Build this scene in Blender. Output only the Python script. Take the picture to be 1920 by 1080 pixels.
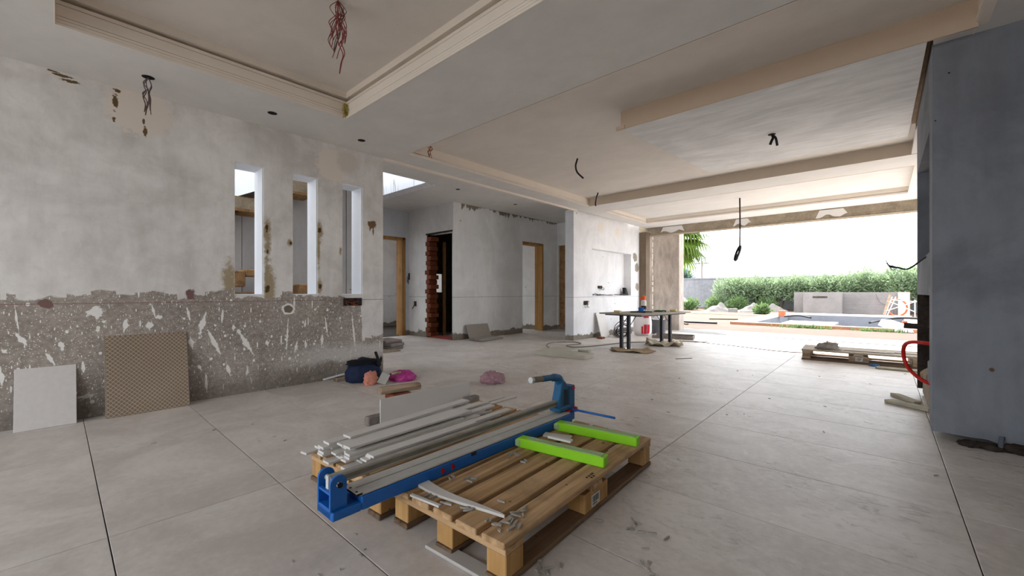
import bpy, bmesh, math, random
from mathutils import Vector, Matrix, noise as mnoise
random.seed(7)
scene = bpy.context.scene
for _o in list(bpy.data.objects): bpy.data.objects.remove(_o)
C = scene.collection

# ---------------------------------------------------------------- camera
cam_d = bpy.data.cameras.new('camera'); cam = bpy.data.objects.new('camera', cam_d); C.objects.link(cam)
cam_d.sensor_width = 36.0; cam_d.lens = 771.6 / 1920 * 36.0
cam_d.shift_y = 8 / 1920.0
cam_d.clip_start = 0.02; cam_d.clip_end = 400
cam.location = (0, 0, 0.92); cam.rotation_euler = (math.radians(90), 0, math.radians(42.1))
scene.camera = cam

# ---------------------------------------------------------------- exposure
vs = scene.view_settings
vs.view_transform = 'Standard'; vs.look = 'None'; vs.gamma = 1.0; vs.use_curve_mapping = False
vs.exposure = 3.2
scene.cycles.max_bounces = 10; scene.cycles.diffuse_bounces = 7; scene.cycles.sample_clamp_indirect = 8

# ---------------------------------------------------------------- sky: pale, thinly clouded, the same all round
w = bpy.data.worlds.new('sky'); scene.world = w; w.use_nodes = True
nt = w.node_tree; nt.nodes.clear()
wo = nt.nodes.new('ShaderNodeOutputWorld'); bg = nt.nodes.new('ShaderNodeBackground')
tc = nt.nodes.new('ShaderNodeTexCoord'); mp = nt.nodes.new('ShaderNodeMapping'); mp.inputs['Scale'].default_value = (1, 1, 2.6)
ns = nt.nodes.new('ShaderNodeTexNoise'); ns.inputs['Scale'].default_value = 2.3; ns.inputs['Detail'].default_value = 7
rp = nt.nodes.new('ShaderNodeValToRGB')
rp.color_ramp.elements[0].position = .38; rp.color_ramp.elements[0].color = (.45, .50, .57, 1)
rp.color_ramp.elements[1].position = .62; rp.color_ramp.elements[1].color = (.61, .625, .645, 1)
nt.links.new(tc.outputs['Generated'], mp.inputs['Vector']); nt.links.new(mp.outputs[0], ns.inputs['Vector'])
nt.links.new(ns.outputs['Fac'], rp.inputs[0]); nt.links.new(rp.outputs[0], bg.inputs[0]); nt.links.new(bg.outputs[0], wo.inputs[0])
bg.inputs['Strength'].default_value = 1.0

# ---------------------------------------------------------------- sun: from the garden side, about 40 degrees high
sd = bpy.data.lights.new('sun', 'SUN'); sd.energy = 2.2; sd.angle = math.radians(0.6); sd.color = (1, .97, .93)
sun = bpy.data.objects.new('sun', sd); C.objects.link(sun); sun.location = (-8, 20, 14)
sun.rotation_euler = Vector((.41 * .77, -.91 * .77, -.64)).to_track_quat('-Z', 'Y').to_euler()

# ================================================================ helpers
def tag(o, label=None, cat=None, group=None, kind=None):
    if label: o['label'] = label
    if cat: o['category'] = cat
    if group: o['group'] = group
    if kind: o['kind'] = kind
    return o

def empty(name, loc=(0, 0, 0), rz=0.0, label=None, cat=None, group=None):
    o = bpy.data.objects.new(name, None); C.objects.link(o)
    o.location = loc; o.rotation_euler = (0, 0, rz); o.empty_display_size = .1
    return tag(o, label, cat, group)

class MB:
    def __init__(s): s.v = []; s.f = []
    def quad(s, a, b, c, d):
        i = len(s.v); s.v += [tuple(a), tuple(b), tuple(c), tuple(d)]; s.f.append((i, i + 1, i + 2, i + 3)); return s
    def box(s, x0, x1, y0, y1, z0, z1, M=None):
        p = [Vector(q) for q in ((x0, y0, z0), (x1, y0, z0), (x1, y1, z0), (x0, y1, z0), (x0, y0, z1), (x1, y0, z1), (x1, y1, z1), (x0, y1, z1))]
        if M is not None: p = [M @ q for q in p]
        i = len(s.v); s.v += [tuple(q) for q in p]
        s.f += [tuple(i + k for k in q) for q in ((0, 3, 2, 1), (4, 5, 6, 7), (0, 1, 5, 4), (1, 2, 6, 5), (2, 3, 7, 6), (3, 0, 4, 7))]
        return s
    def prism(s, poly, z0, z1, M=None):
        n = len(poly); i = len(s.v)
        p = [Vector((x, y, z0)) for x, y in poly] + [Vector((x, y, z1)) for x, y in poly]
        if M is not None: p = [M @ q for q in p]
        s.v += [tuple(q) for q in p]
        s.f.append(tuple(i + k for k in reversed(range(n)))); s.f.append(tuple(i + n + k for k in range(n)))
        for k in range(n):
            j = (k + 1) % n; s.f.append((i + k, i + j, i + n + j, i + n + k))
        return s
    def tube(s, pts, r, n=6, cap=True):
        pts = [Vector(p) for p in pts]; base = len(s.v); up = None
        for k, p in enumerate(pts):
            t = (pts[min(k + 1, len(pts) - 1)] - pts[max(k - 1, 0)])
            t = t.normalized() if t.length > 1e-9 else Vector((0, 0, 1))
            if up is None: up = Vector((0, 0, 1)) if abs(t.z) < .9 else Vector((1, 0, 0))
            a = t.cross(up)
            a = a.normalized() if a.length > 1e-6 else t.orthogonal().normalized()
            b = a.cross(t); up = b
            rr = r[k] if isinstance(r, (list, tuple)) else r
            for q in range(n):
                an = 2 * math.pi * q / n; s.v.append(tuple(p + (a * math.cos(an) + b * math.sin(an)) * rr))
        for k in range(len(pts) - 1):
            for q in range(n):
                s.f.append((base + k * n + q, base + k * n + (q + 1) % n, base + (k + 1) * n + (q + 1) % n, base + (k + 1) * n + q))
        if cap:
            s.f.append(tuple(base + q for q in reversed(range(n)))); e = base + (len(pts) - 1) * n; s.f.append(tuple(e + q for q in range(n)))
        return s
    def lathe(s, prof, n=20, M=None):
        base = len(s.v)
        for r, z in prof:
            for q in range(n):
                an = 2 * math.pi * q / n; p = Vector((r * math.cos(an), r * math.sin(an), z))
                if M is not None: p = M @ p
                s.v.append(tuple(p))
        for k in range(len(prof) - 1):
            for q in range(n):
                s.f.append((base + k * n + q, base + k * n + (q + 1) % n, base + (k + 1) * n + (q + 1) % n, base + (k + 1) * n + q))
        s.f.append(tuple(base + q for q in reversed(range(n)))); e = base + (len(prof) - 1) * n; s.f.append(tuple(e + q for q in range(n)))
        return s
    def mesh(s, name, mat=None, smooth=False):
        me = bpy.data.meshes.new(name); me.from_pydata(s.v, [], s.f); me.update()
        if mat: me.materials.append(mat)
        if smooth:
            for p in me.polygons: p.use_smooth = True
        return me
    def build(s, name, mat, parent=None, smooth=False, bevel=0, label=None):
        o = bpy.data.objects.new(name, s.mesh(name, mat, smooth)); C.objects.link(o)
        if parent: o.parent = parent
        if bevel:
            b = o.modifiers.new('bevel', 'BEVEL'); b.width = bevel; b.segments = 1; b.limit_method = 'ANGLE'
        if label: o['label'] = label
        return o

def inst(name, me, parent=None, loc=(0, 0, 0), rot=(0, 0, 0), scale=(1, 1, 1)):
    o = bpy.data.objects.new(name, me); C.objects.link(o); o.location = loc; o.rotation_euler = rot; o.scale = scale
    if parent: o.parent = parent
    return o

def copy_tree(o, parent=None):
    c = o.copy(); C.objects.link(c); c.parent = parent
    for ch in [q for q in bpy.data.objects if q.parent == o]: copy_tree(ch, c)
    return c

def spline(pts, n=8):
    P = [Vector(p) for p in pts]; P = [2 * P[0] - P[1]] + P + [2 * P[-1] - P[-2]]; out = []
    for i in range(1, len(P) - 2):
        for k in range(n):
            t = k / n; a, b, c, d = P[i - 1], P[i], P[i + 1], P[i + 2]
            out.append(.5 * ((2 * b) + (c - a) * t + (2 * a - 5 * b + 4 * c - d) * t * t + (3 * b - a - 3 * c + d) * t ** 3))
    out.append(P[-2]); return out

def grid_slab(name, axis, a0, a1, u0, u1, v0, v1, holes, mat, parent=None):
    """slab of thickness a0..a1 along axis with rectangular holes (u0,u1,v0,v1)"""
    us = sorted({u0, u1} | {min(max(x, u0), u1) for hh in holes for x in hh[:2]})
    vs_ = sorted({v0, v1} | {min(max(x, v0), v1) for hh in holes for x in hh[2:]})
    def P(a, u, v): return {'X': (a, u, v), 'Y': (u, a, v), 'Z': (u, v, a)}[axis]
    fl = {}
    for i in range(len(us) - 1):
        for j in range(len(vs_) - 1):
            cu, cv = (us[i] + us[i + 1]) / 2, (vs_[j] + vs_[j + 1]) / 2
            fl[i, j] = not any(hh[0] < cu < hh[1] and hh[2] < cv < hh[3] for hh in holes)
    verts = {}; V = []; Fc = []
    def vi(a, u, v):
        k = (a, u, v)
        if k not in verts: verts[k] = len(V); V.append(P(a, u, v))
        return verts[k]
    for (i, j), on in fl.items():
        if not on: continue
        A, B, D, E_ = us[i], us[i + 1], vs_[j], vs_[j + 1]
        Fc.append((vi(a0, A, D), vi(a0, A, E_), vi(a0, B, E_), vi(a0, B, D)))
        Fc.append((vi(a1, A, D), vi(a1, B, D), vi(a1, B, E_), vi(a1, A, E_)))
        for di, dj, (p, q) in ((-1, 0, ((A, D), (A, E_))), (1, 0, ((B, E_), (B, D))), (0, -1, ((B, D), (A, D))), (0, 1, ((A, E_), (B, E_)))):
            if not fl.get((i + di, j + dj), False):
                Fc.append((vi(a0, *p), vi(a1, *p), vi(a1, *q), vi(a0, *q)))
    m = MB(); m.v = V; m.f = Fc
    o = m.build(name, mat, parent)
    bm = bmesh.new(); bm.from_mesh(o.data); bmesh.ops.recalc_face_normals(bm, faces=bm.faces); bm.to_mesh(o.data); bm.free()
    return o

def S(o): o['kind'] = 'structure'; return o

def blob_mesh(name, size, seed, amp, mat, sub=4, freq=2.2, flat=-.55, crumple=0.0, sq=1.0):
    bm = bmesh.new(); bmesh.ops.create_icosphere(bm, subdivisions=sub, radius=1)
    off = Vector((seed * 7.13, seed * 3.7, seed * 1.9))
    for v in bm.verts:
        if sq != 1.0: v.co = Vector([math.copysign(abs(c) ** sq, c) for c in v.co]) * .92
        n_ = mnoise.noise(v.co * freq + off); n2 = mnoise.noise(v.co * freq * 3.1 + off)
        r_ = abs(mnoise.noise(v.co * freq * 1.7 - off))
        v.co *= 1 + amp * n_ + amp * .4 * n2 - crumple * (0.35 - r_)
        if v.co.z < flat: v.co.z = flat + (v.co.z - flat) * .04
        v.co.z -= flat
        v.co = Vector((v.co.x * size[0], v.co.y * size[1], v.co.z * size[2] / (1 - flat)))
    me = bpy.data.meshes.new(name); bm.to_mesh(me); bm.free(); me.materials.append(mat)
    for p in me.polygons: p.use_smooth = True
    return me

# ================================================================ materials
class NM:
    def __init__(s, name, rough=.85, metal=0.0, spec=.3):
        s.m = bpy.data.materials.new(name); s.m.use_nodes = True; s.t = s.m.node_tree
        s.b = s.t.nodes['Principled BSDF']; s.out = s.t.nodes['Material Output']
        s.b.inputs['Roughness'].default_value = rough; s.b.inputs['Metallic'].default_value = metal
        s.b.inputs['Specular IOR Level'].default_value = spec
    def set(s, sock, v):
        if isinstance(v, bpy.types.NodeSocket): s.t.links.new(v, sock)
        elif v is not None:
            if isinstance(v, (tuple, list)) and len(v) == 3 and len(sock.default_value) == 4: v = (*v, 1)
            sock.default_value = v
    def node(s, ty, **kw):
        n_ = s.t.nodes.new(ty)
        for k, v in kw.items(): setattr(n_, k, v)
        return n_
    def pos(s): return s.node('ShaderNodeNewGeometry').outputs['Position']
    def obj(s): return s.node('ShaderNodeTexCoord').outputs['Object']
    def rnd(s): return s.node('ShaderNodeObjectInfo').outputs['Random']
    def sep(s, v):
        n_ = s.node('ShaderNodeSeparateXYZ'); s.set(n_.inputs[0], v); return n_.outputs
    def comb(s, x, y, z):
        n_ = s.node('ShaderNodeCombineXYZ')
        for k, v in enumerate((x, y, z)): s.set(n_.inputs[k], v)
        return n_.outputs[0]
    def map(s, v, scale=(1, 1, 1), rot=(0, 0, 0), loc=(0, 0, 0)):
        n_ = s.node('ShaderNodeMapping'); s.set(n_.inputs['Vector'], v)
        s.set(n_.inputs['Scale'], scale); s.set(n_.inputs['Rotation'], rot); s.set(n_.inputs['Location'], loc); return n_.outputs[0]
    def noise(s, v, scale, detail=5, rough=.55, dist=0.0, out='Fac'):
        n_ = s.node('ShaderNodeTexNoise'); s.set(n_.inputs['Vector'], v); s.set(n_.inputs['Scale'], float(scale))
        s.set(n_.inputs['Detail'], float(detail)); s.set(n_.inputs['Roughness'], rough); s.set(n_.inputs['Distortion'], float(dist)); return n_.outputs[out]
    def voro(s, v, scale, out='Distance', rand=1.0):
        n_ = s.node('ShaderNodeTexVoronoi'); s.set(n_.inputs['Vector'], v); s.set(n_.inputs['Scale'], float(scale)); s.set(n_.inputs['Randomness'], rand)
        return n_.outputs[out]
    def math(s, op, a, b=None, c=None, clamp=False):
        n_ = s.node('ShaderNodeMath', operation=op, use_clamp=clamp)
        for k, v in enumerate((a, b, c)):
            if v is not None: s.set(n_.inputs[k], v)
        return n_.outputs[0]
    def step(s, v, lo, hi):     # smooth 0..1 between lo and hi (hi<lo flips)
        n_ = s.node('ShaderNodeMapRange', interpolation_type='SMOOTHSTEP'); s.set(n_.inputs['Value'], v)
        flip = hi < lo
        s.set(n_.inputs['From Min'], min(lo, hi)); s.set(n_.inputs['From Max'], max(lo, hi))
        s.set(n_.inputs['To Min'], 1.0 if flip else 0.0); s.set(n_.inputs['To Max'], 0.0 if flip else 1.0); return n_.outputs[0]
    def mix(s, f, a, b, mode='MIX'):
        n_ = s.node('ShaderNodeMix', data_type='RGBA', blend_type=mode); s.set(n_.inputs['Factor'], f)
        s.set(n_.inputs[6], a); s.set(n_.inputs[7], b); return n_.outputs[2]
    def vadd(s, a, b):
        n_ = s.node('ShaderNodeVectorMath', operation='ADD'); s.set(n_.inputs[0], a); s.set(n_.inputs[1], b); return n_.outputs[0]
    def col(s, c): s.set(s.b.inputs['Base Color'], c); return s
    def rough(s, c): s.set(s.b.inputs['Roughness'], c); return s
    def bump(s, hgt, strength=.3, dist=.01):
        n_ = s.node('ShaderNodeBump'); s.set(n_.inputs['Height'], hgt); n_.inputs['Strength'].default_value = strength; n_.inputs['Distance'].default_value = dist
        s.t.links.new(n_.outputs[0], s.b.inputs['Normal']); return s

def lin(r, g, b):
    f_ = lambda c: (c / 255 / 12.92) if c / 255 <= .04045 else ((c / 255 + .055) / 1.055) ** 2.4
    return (f_(r), f_(g), f_(b))

def plain(name, c, rough=.8, metal=0.0, var=.18, scale=9, spec=.3, bump=.0, objc=True):
    M_ = NM(name, rough, metal, spec); p = M_.obj() if objc else M_.pos()
    n_ = M_.noise(p, scale, 5)
    M_.col(M_.mix(n_, tuple(x * (1 - var) for x in c), tuple(min(1, x * (1 + var)) for x in c)))
    if bump: M_.bump(n_, bump, .01)
    return M_.m

def plaster(name, c, chalk=True, raw_base=True, raw_top=None, cement=lin(138, 130, 118), var=.065, patches=()):
    """site plaster: trowel mottling, a chalk level line, raw cement at the foot, optional raw band at the head"""
    M_ = NM(name, .92, 0, .15); p = M_.pos(); x, y, z = M_.sep(p)
    big = M_.noise(p, 1.3, 6, .62, .6); fine = M_.noise(p, 14, 6, .6); streak = M_.noise(M_.map(p, (5, 5, 1.1)), 2.2, 5, .6)
    k = M_.math('ADD', M_.math('MULTIPLY', big, .8), M_.math('MULTIPLY', streak, .2))
    base = M_.mix(M_.step(k, .33, .68), tuple(q * (1 - var * 1.9) for q in c), tuple(min(.93, q * (1 + var)) for q in c))
    base = M_.mix(M_.math('MULTIPLY', M_.step(fine, .55, .75), .25), base, tuple(q * .72 for q in c))
    if chalk:
        ln = M_.step(M_.math('ABSOLUTE', M_.math('SUBTRACT', z, .825)), .006, .003)
        base = M_.mix(M_.math('MULTIPLY', ln, .55), base, lin(110, 108, 112))
    # small brown knocks
    vd = M_.voro(p, 2.3); knock = M_.step(M_.math('ADD', vd, M_.math('MULTIPLY', fine, .05)), .062, .045)
    base = M_.mix(knock, base, lin(92, 74, 55))
    cem = M_.mix(fine, tuple(q * .6 for q in cement), tuple(q * 1.25 for q in cement))
    edge = M_.math('MULTIPLY', M_.math('SUBTRACT', M_.noise(p, 5, 5, .7), .5), .22)
    if raw_base: base = M_.mix(M_.step(M_.math('ADD', z, edge), .12, .095), base, cem)
    if raw_top is not None:
        zz = M_.math('ADD', z, M_.math('MULTIPLY', M_.math('SUBTRACT', M_.noise(M_.map(p, (1, 1, .3)), 4.5, 5, .7), .55), .55))
        base = M_.mix(M_.step(zz, raw_top, raw_top + .015), base, cem)
    for (cx_, cy_, cz_, r_, colr) in patches:
        d_ = M_.node('ShaderNodeVectorMath', operation='DISTANCE'); M_.set(d_.inputs[0], p); M_.set(d_.inputs[1], (cx_, cy_, cz_))
        dd = M_.math('ADD', d_.outputs['Value'], M_.math('MULTIPLY', M_.math('SUBTRACT', M_.noise(p, 9, 4), .5), r_ * .9))
        base = M_.mix(M_.step(dd, r_, r_ * .8), base, colr)
    M_.col(base).bump(M_.math('ADD', M_.math('MULTIPLY', big, .5), fine), .25, .006)
    return M_.m

WHITE = lin(214, 212, 210)
M_hall = plaster('hall_plaster', lin(230, 230, 229), raw_top=None)
M_hall3 = plaster('hall_plaster_chipped_head', lin(229, 229, 228), raw_top=2.58)
M_white = plaster('white_plaster', lin(232, 232, 233), raw_top=None,
                  patches=[(-4.38, 7.6, 2.27, .13, lin(232, 226, 216)), (-4.38, 8.35, 2.23, .13, lin(232, 226, 216)), (-4.38, 9.2, 1.75, .12, lin(150, 142, 128)), (-4.38, 9.3, 1.5, .12, lin(150, 142, 128)), (-4.38, 9.3, 1.05, .1, lin(160, 150, 136))])
M_col = plaster('column_plaster', lin(214, 215, 218))
M_pillar = plaster('chimney_plaster', lin(128, 131, 138), chalk=False, raw_base=False, var=.16,
                   patches=[(.30, 3.7, 2.28, .012, lin(30, 26, 24)), (.46, 3.7, 2.36, .008, lin(30, 26, 24)), (.24, 3.7, 2.0, .012, lin(40, 36, 34))])
M_reveal = plain('reveal_white', lin(232, 234, 238), .85, var=.05)
M_stairwall = plaster('stairwell_plaster', lin(212, 216, 222), chalk=False, var=.06)

# ceiling plaster, faintly warm
def ceil_mat(name, c, streak=False):
    M_ = NM(name, .9, 0, .2); p = M_.pos()
    a = M_.noise(p, 1.1, 5, .6, .8); b = M_.noise(M_.map(p, (1, 4.5, 1) if streak else (1, 1.4, 1)), 3.0, 6, .62, .5)
    k = M_.math('ADD', M_.math('MULTIPLY', a, .5), M_.math('MULTIPLY', b, .5))
    v = .16 if streak else .06
    M_.col(M_.mix(M_.step(k, .35, .66), tuple(q * (1 - v) for q in c), tuple(min(.95, q * (1 + v * .7)) for q in c))).bump(b, .15, .006)
    return M_.m
M_ceil = ceil_mat('ceiling_plaster', lin(217, 214, 210))
M_ceil2 = ceil_mat('ceiling_plaster_tray', lin(221, 214, 206))
M_panel = ceil_mat('ceiling_plaster_panel', lin(224, 224, 224), True)
M_cream = plain('cornice_cream', lin(231, 221, 208), .8, var=.05, scale=5)
M_roof = plain('roof_concrete', lin(150, 146, 140), .95)

def concrete(name, c, scale=6, var=.25, bump=.4, streak=False):
    M_ = NM(name, .95, 0, .15); p = M_.pos()
    q = M_.map(p, (1.0, 1.0, .35)) if streak else p
    a = M_.noise(q, scale, 7, .68, .4); b = M_.noise(p, scale * 7, 4, .6)
    k = M_.math('ADD', M_.math('MULTIPLY', a, .7), M_.math('MULTIPLY', b, .3))
    M_.col(M_.mix(M_.step(k, .3, .7), tuple(x * (1 - var) for x in c), tuple(min(.95, x * (1 + var)) for x in c))).bump(k, bump, .015)
    return M_.m
M_rawconc = concrete('raw_concrete', lin(150, 138, 120), 5, .3)
M_darkconc = concrete('dark_concrete_column', lin(118, 104, 90), 4, .25, streak=True)
M_pier = concrete('pier_render', lin(168, 156, 146), 7, .3, streak=True)
M_brown = concrete('brown_masonry', lin(150, 118, 84), 9, .45, .8)
M_darkmasonry = concrete('dark_masonry', lin(62, 54, 48), 7, .5, .8)  # dark brown, strongly mottled masonry
M_poolconc = concrete('pool_concrete', lin(124, 119, 116), 1.2, .15)
M_poolin = concrete('pool_inside_cement', lin(112, 113, 118), 1.0, .12)
M_blockwall = concrete('garden_wall_render', lin(128, 128, 130), 1.0, .25, streak=True)
M_soil = concrete('garden_soil', lin(86, 68, 58), .9, .2)
M_terrace = concrete('terrace_screed', lin(150, 147, 143), 1.5, .08)
M_gravel = concrete('gravel', lin(116, 110, 105), 14, .25)

# left wall: trowelled white plaster above, splattered cement dado below
STROKES = [(0.837, 0.649, 0.081, 0.0229, -1.8), (0.919, 0.485, 0.112, 0.0172, -1.17), (1.159, 0.46, 0.101, 0.0241, -1.09), (0.979, 0.712, 0.059, 0.0088, -1.64), (-0.157, 0.597, 0.053, 0.0157, -1.07), (-0.232, 0.53, 0.017, 0.0176, -0.89), (0.354, 0.666, 0.049, 0.0154, -1.75), (0.023, 0.546, 0.035, 0.0165, -1.43), (-0.031, 0.457, 0.047, 0.0116, -1.1), (1.509, 0.486, 0.148, 0.0098, -1.62), (1.59, 0.381, 0.053, 0.0132, -1.76), (1.889, 0.569, 0.091, 0.0104, -1.44), (1.845, 0.431, 0.074, 0.0138, -1.64), (2.189, 0.468, 0.219, 0.0109, -1.47), (0.76, 0.496, 0.044, 0.0252, -1.4), (1.024, 0.233, 0.056, 0.0148, -1.32), (1.168, 0.191, 0.037, 0.0122, -1.75), (0.13, 0.373, 0.043, 0.0097, -1.5), (0.863, 0.143, 0.081, 0.0115, -1.53), (0.197, 0.774, 0.04, 0.0542, -1.53), (0.49, 0.658, 0.034, 0.0237, -1.48), (1.061, 0.6, 0.024, 0.0149, -1.49), (1.104, 0.564, 0.022, 0.018, -1.19), (0.553, 0.72, 0.02, 0.0187, -1.32), (0.237, 0.701, 0.012, 0.0124, -1.37), (0.817, 0.282, 0.03, 0.0113, -1.12), (-0.179, 0.738, 0.096, 0.0045, -1.47), (0.517, 0.775, 0.043, 0.008, -1.38), (1.333, 0.442, 0.026, 0.0157, -1.4), (1.676, 0.601, 0.04, 0.0101, -1.7), (0.631, 0.154, 0.052, 0.0109, -1.45), (-0.246, 0.368, 0.053, 0.0132, -1.5), (0.149, 0.162, 0.035, 0.0197, -3.06), (0.739, 0.744, 0.058, 0.0111, -1.38), (0.363, 0.454, 0.027, 0.0077, -1.8)]
def left_wall_mat():
    M_ = NM('left_wall_plaster', .93, 0, .12); p = M_.pos(); x, y, z = M_.sep(p)
    q = M_.comb(y, z, 0.0)
    big = M_.noise(q, 1.5, 7, .62, .7); mid = M_.noise(q, 6, 6, .65, .5); fine = M_.noise(q, 30, 5, .6); n14 = M_.noise(q, 24, 5, .7)
    vert = M_.noise(M_.map(q, (3.2, .6, 1)), 2.0, 6, .65, .3)
    k = M_.math('ADD', M_.math('MULTIPLY', big, .5), M_.math('ADD', M_.math('MULTIPLY', mid, .25), M_.math('MULTIPLY', vert, .25)))
    up = M_.mix(M_.step(k, .34, .66), lin(196, 191, 185), lin(234, 231, 227))
    up = M_.mix(M_.math('MULTIPLY', M_.step(mid, .60, .74), .35), up, lin(176, 170, 163))
    up = M_.mix(M_.math('MULTIPLY', M_.step(M_.noise(M_.map(q, (5, 1.2, 1), loc=(4, 2, 0)), 3, 5, .7), .64, .72), .6), up, lin(232, 230, 226))
    def blob(base, Y, Z, ry, rz, colr, wob=.5, soft=.12, nz=None):
        dy = M_.math('DIVIDE', M_.math('SUBTRACT', y, Y), ry); dz = M_.math('DIVIDE', M_.math('SUBTRACT', z, Z), rz)
        d = M_.math('SQRT', M_.math('ADD', M_.math('MULTIPLY', dy, dy), M_.math('MULTIPLY', dz, dz)))
        d = M_.math('ADD', d, M_.math('MULTIPLY', M_.math('SUBTRACT', nz if nz else n14, .5), wob * 3.6))
        return M_.mix(M_.step(d, 1 + soft, 1 - soft), base, colr)
    cream = lin(222, 212, 200)
    up = blob(up, .44, 2.34, .19, .19, cream, .35, .1); up = blob(up, 1.95, 2.26, .16, .17, cream, .35, .1)
    up = blob(up, 2.12, 2.33, .12, .12, lin(205, 198, 190), .3, .3)
    br = lin(104, 84, 56)
    for Y, Z, ry, rz in ((.02, 2.455, .05, .009), (.07, 2.43, .05, .010), (-.02, 2.47, .03, .006), (.30, 2.36, .016, .05), (.31, 2.45, .02, .015), (.29, 2.23, .01, .02), (.47, 2.19, .012, .04), (.46, 2.26, .008, .02)): up = blob(up, Y, Z, ry, rz, br, .8, .2, fine)
    st = lin(162, 146, 120)
    for Y, Z, ry, rz in ((1.33, 1.50, .03, .11), (1.34, 1.35, .025, .1), (1.36, .96, .04, .2), (1.82, 1.55, .03, .09), (1.81, 1.40, .015, .2), (1.82, .98, .025, .07), (1.535, 1.41, .022, .04), (2.04, 1.36, .015, .035), (1.03, 1.02, .05, .16), (1.33, 1.0, .02, .3)): up = blob(up, Y, Z, ry, rz, st, .7, .5)
    for Y, Z, ry, rz in ((1.33, 1.53, .013, .035), (1.82, 1.56, .016, .03), (1.825, .98, .014, .03), (1.54, 1.40, .01, .018), (1.335, 1.30, .008, .02), (1.335, .95, .02, .03)): up = blob(up, Y, Z, ry, rz, lin(80, 62, 38), .7, .3, fine)
    up = blob(up, 2.405, 1.69, .052, .05, lin(118, 92, 66), .55, .1); up = blob(up, 2.42, 1.63, .008, .06, lin(118, 92, 66), .3, .2)
    up = blob(up, 2.38, 1.64, .006, .03, lin(118, 92, 66), .3, .2)
    kn = M_.step(M_.math('ADD', M_.voro(M_.map(q, (1, .45, 1)), 4.6), M_.math('MULTIPLY', fine, .04)), .058, .042)
    up = M_.mix(M_.math('MULTIPLY', kn, M_.step(M_.noise(q, 1.7, 2), .46, .52)), up, lin(86, 72, 54))
    # ---- cement dado
    lo = M_.mix(M_.step(M_.math('ADD', M_.math('MULTIPLY', big, .5), M_.math('MULTIPLY', fine, .5)), .3, .7), lin(128, 119, 111), lin(176, 166, 156))
    lo = M_.mix(M_.math('MULTIPLY', M_.step(vert, .5, .75), .35), lo, lin(96, 90, 86))
    fl = lin(232, 229, 224)
    lo = M_.mix(M_.step(M_.voro(q, 70), .24, .14), lo, fl, )
    cell = lambda v, s_: M_.sep(M_.voro(v, s_, 'Color'))[0]
    for sc, sx, sz, rot, loc, th, keep, wob in ((11, 1, .9, 0, 0, .15, .82, .10), (18, 1, .8, 0, 3, .20, .6, .1), (4.6, 3.4, .6, .35, 1, .15, .8, .05), (5.5, 4.2, .55, -.15, 5, .16, .72, .05), (8, 3.6, .7, .3, 8, .17, .7, .06), (24, 2.2, .7, .1, 2, .2, .35, .06)):
        qq = M_.map(q, (sx, sz, 1), (0, 0, rot), (loc, loc * .7, 0))
        d = M_.math('ADD', M_.voro(qq, sc), M_.math('MULTIPLY', M_.math('SUBTRACT', fine, .5), wob * 2.2))
        mk = M_.math('MULTIPLY', M_.step(d, th, th * .75), M_.step(cell(qq, sc), keep, keep + .01))
        lo = M_.mix(mk, lo, fl)
    for Y, Z, ra, rb, an in STROKES:
        dy = M_.math('SUBTRACT', y, Y); dz = M_.math('SUBTRACT', z, Z); c_, s_ = math.cos(an), math.sin(an)
        u = M_.math('DIVIDE', M_.math('ADD', M_.math('MULTIPLY', dy, c_), M_.math('MULTIPLY', dz, s_)), ra); v = M_.math('DIVIDE', M_.math('SUBTRACT', M_.math('MULTIPLY', dz, c_), M_.math('MULTIPLY', dy, s_)), rb)
        d = M_.math('ADD', M_.math('ADD', M_.math('MULTIPLY', M_.math('ABSOLUTE', u), .85), M_.math('MULTIPLY', M_.math('ABSOLUTE', v), .95)), M_.math('MULTIPLY', M_.math('SUBTRACT', n14, .5), 2.6))
        lo = M_.mix(M_.step(d, 1.12, .85), lo, fl)
    # damp foot
    foot = M_.math('ADD', z, M_.math('MULTIPLY', M_.math('SUBTRACT', mid, .5), .22))
    lo = M_.mix(M_.math('MULTIPLY', M_.step(foot, .25, .05), .75), lo, M_.mix(fine, lin(78, 72, 66), lin(142, 132, 122)))
    wash = M_.math('MULTIPLY', M_.math('MULTIPLY', M_.step(y, 1.2, 2.1), M_.step(M_.math('ABSOLUTE', M_.math('SUBTRACT', foot, .27)), .12, .03)), .7)
    lo = M_.mix(wash, lo, lin(206, 201, 194))
    lo = blob(lo, 1.52, .755, .06, .055, fl, .25, .1); lo = blob(lo, 1.52, .755, .042, .036, lin(120, 106, 92), .3, .1)
    # ragged line between the two; the dado stops lower near the end of the wall
    thr = M_.math('SUBTRACT', .895, M_.math('MULTIPLY', M_.step(M_.math('ADD', y, M_.math('MULTIPLY', M_.math('SUBTRACT', mid, .5), .05)), 2.27, 2.29), .43))
    thr = M_.math('SUBTRACT', thr, M_.math('MULTIPLY', M_.step(y, 1.85, 2.2), .06))
    blk = M_.math('MULTIPLY', M_.math('SUBTRACT', M_.sep(M_.voro(M_.map(q, (2.2, .01, 1)), 2.0, 'Color'))[0], .5), .09)
    e = M_.math('ADD', M_.math('SUBTRACT', z, thr), M_.math('ADD', M_.math('MULTIPLY', M_.math('SUBTRACT', mid, .5), .12), blk))
    c = M_.mix(M_.step(e, -.006, .006), lo, up)
    c = blob(c, -.05, .84, .035, .03, lin(120, 96, 90), .4, .15); c = blob(c, .755, .905, .03, .045, lin(118, 92, 88), .5, .15)
    ln = M_.step(M_.math('ABSOLUTE', M_.math('SUBTRACT', z, .838)), .005, .002)
    c = M_.mix(M_.math('MULTIPLY', ln, .7), c, lin(128, 96, 92))
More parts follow.
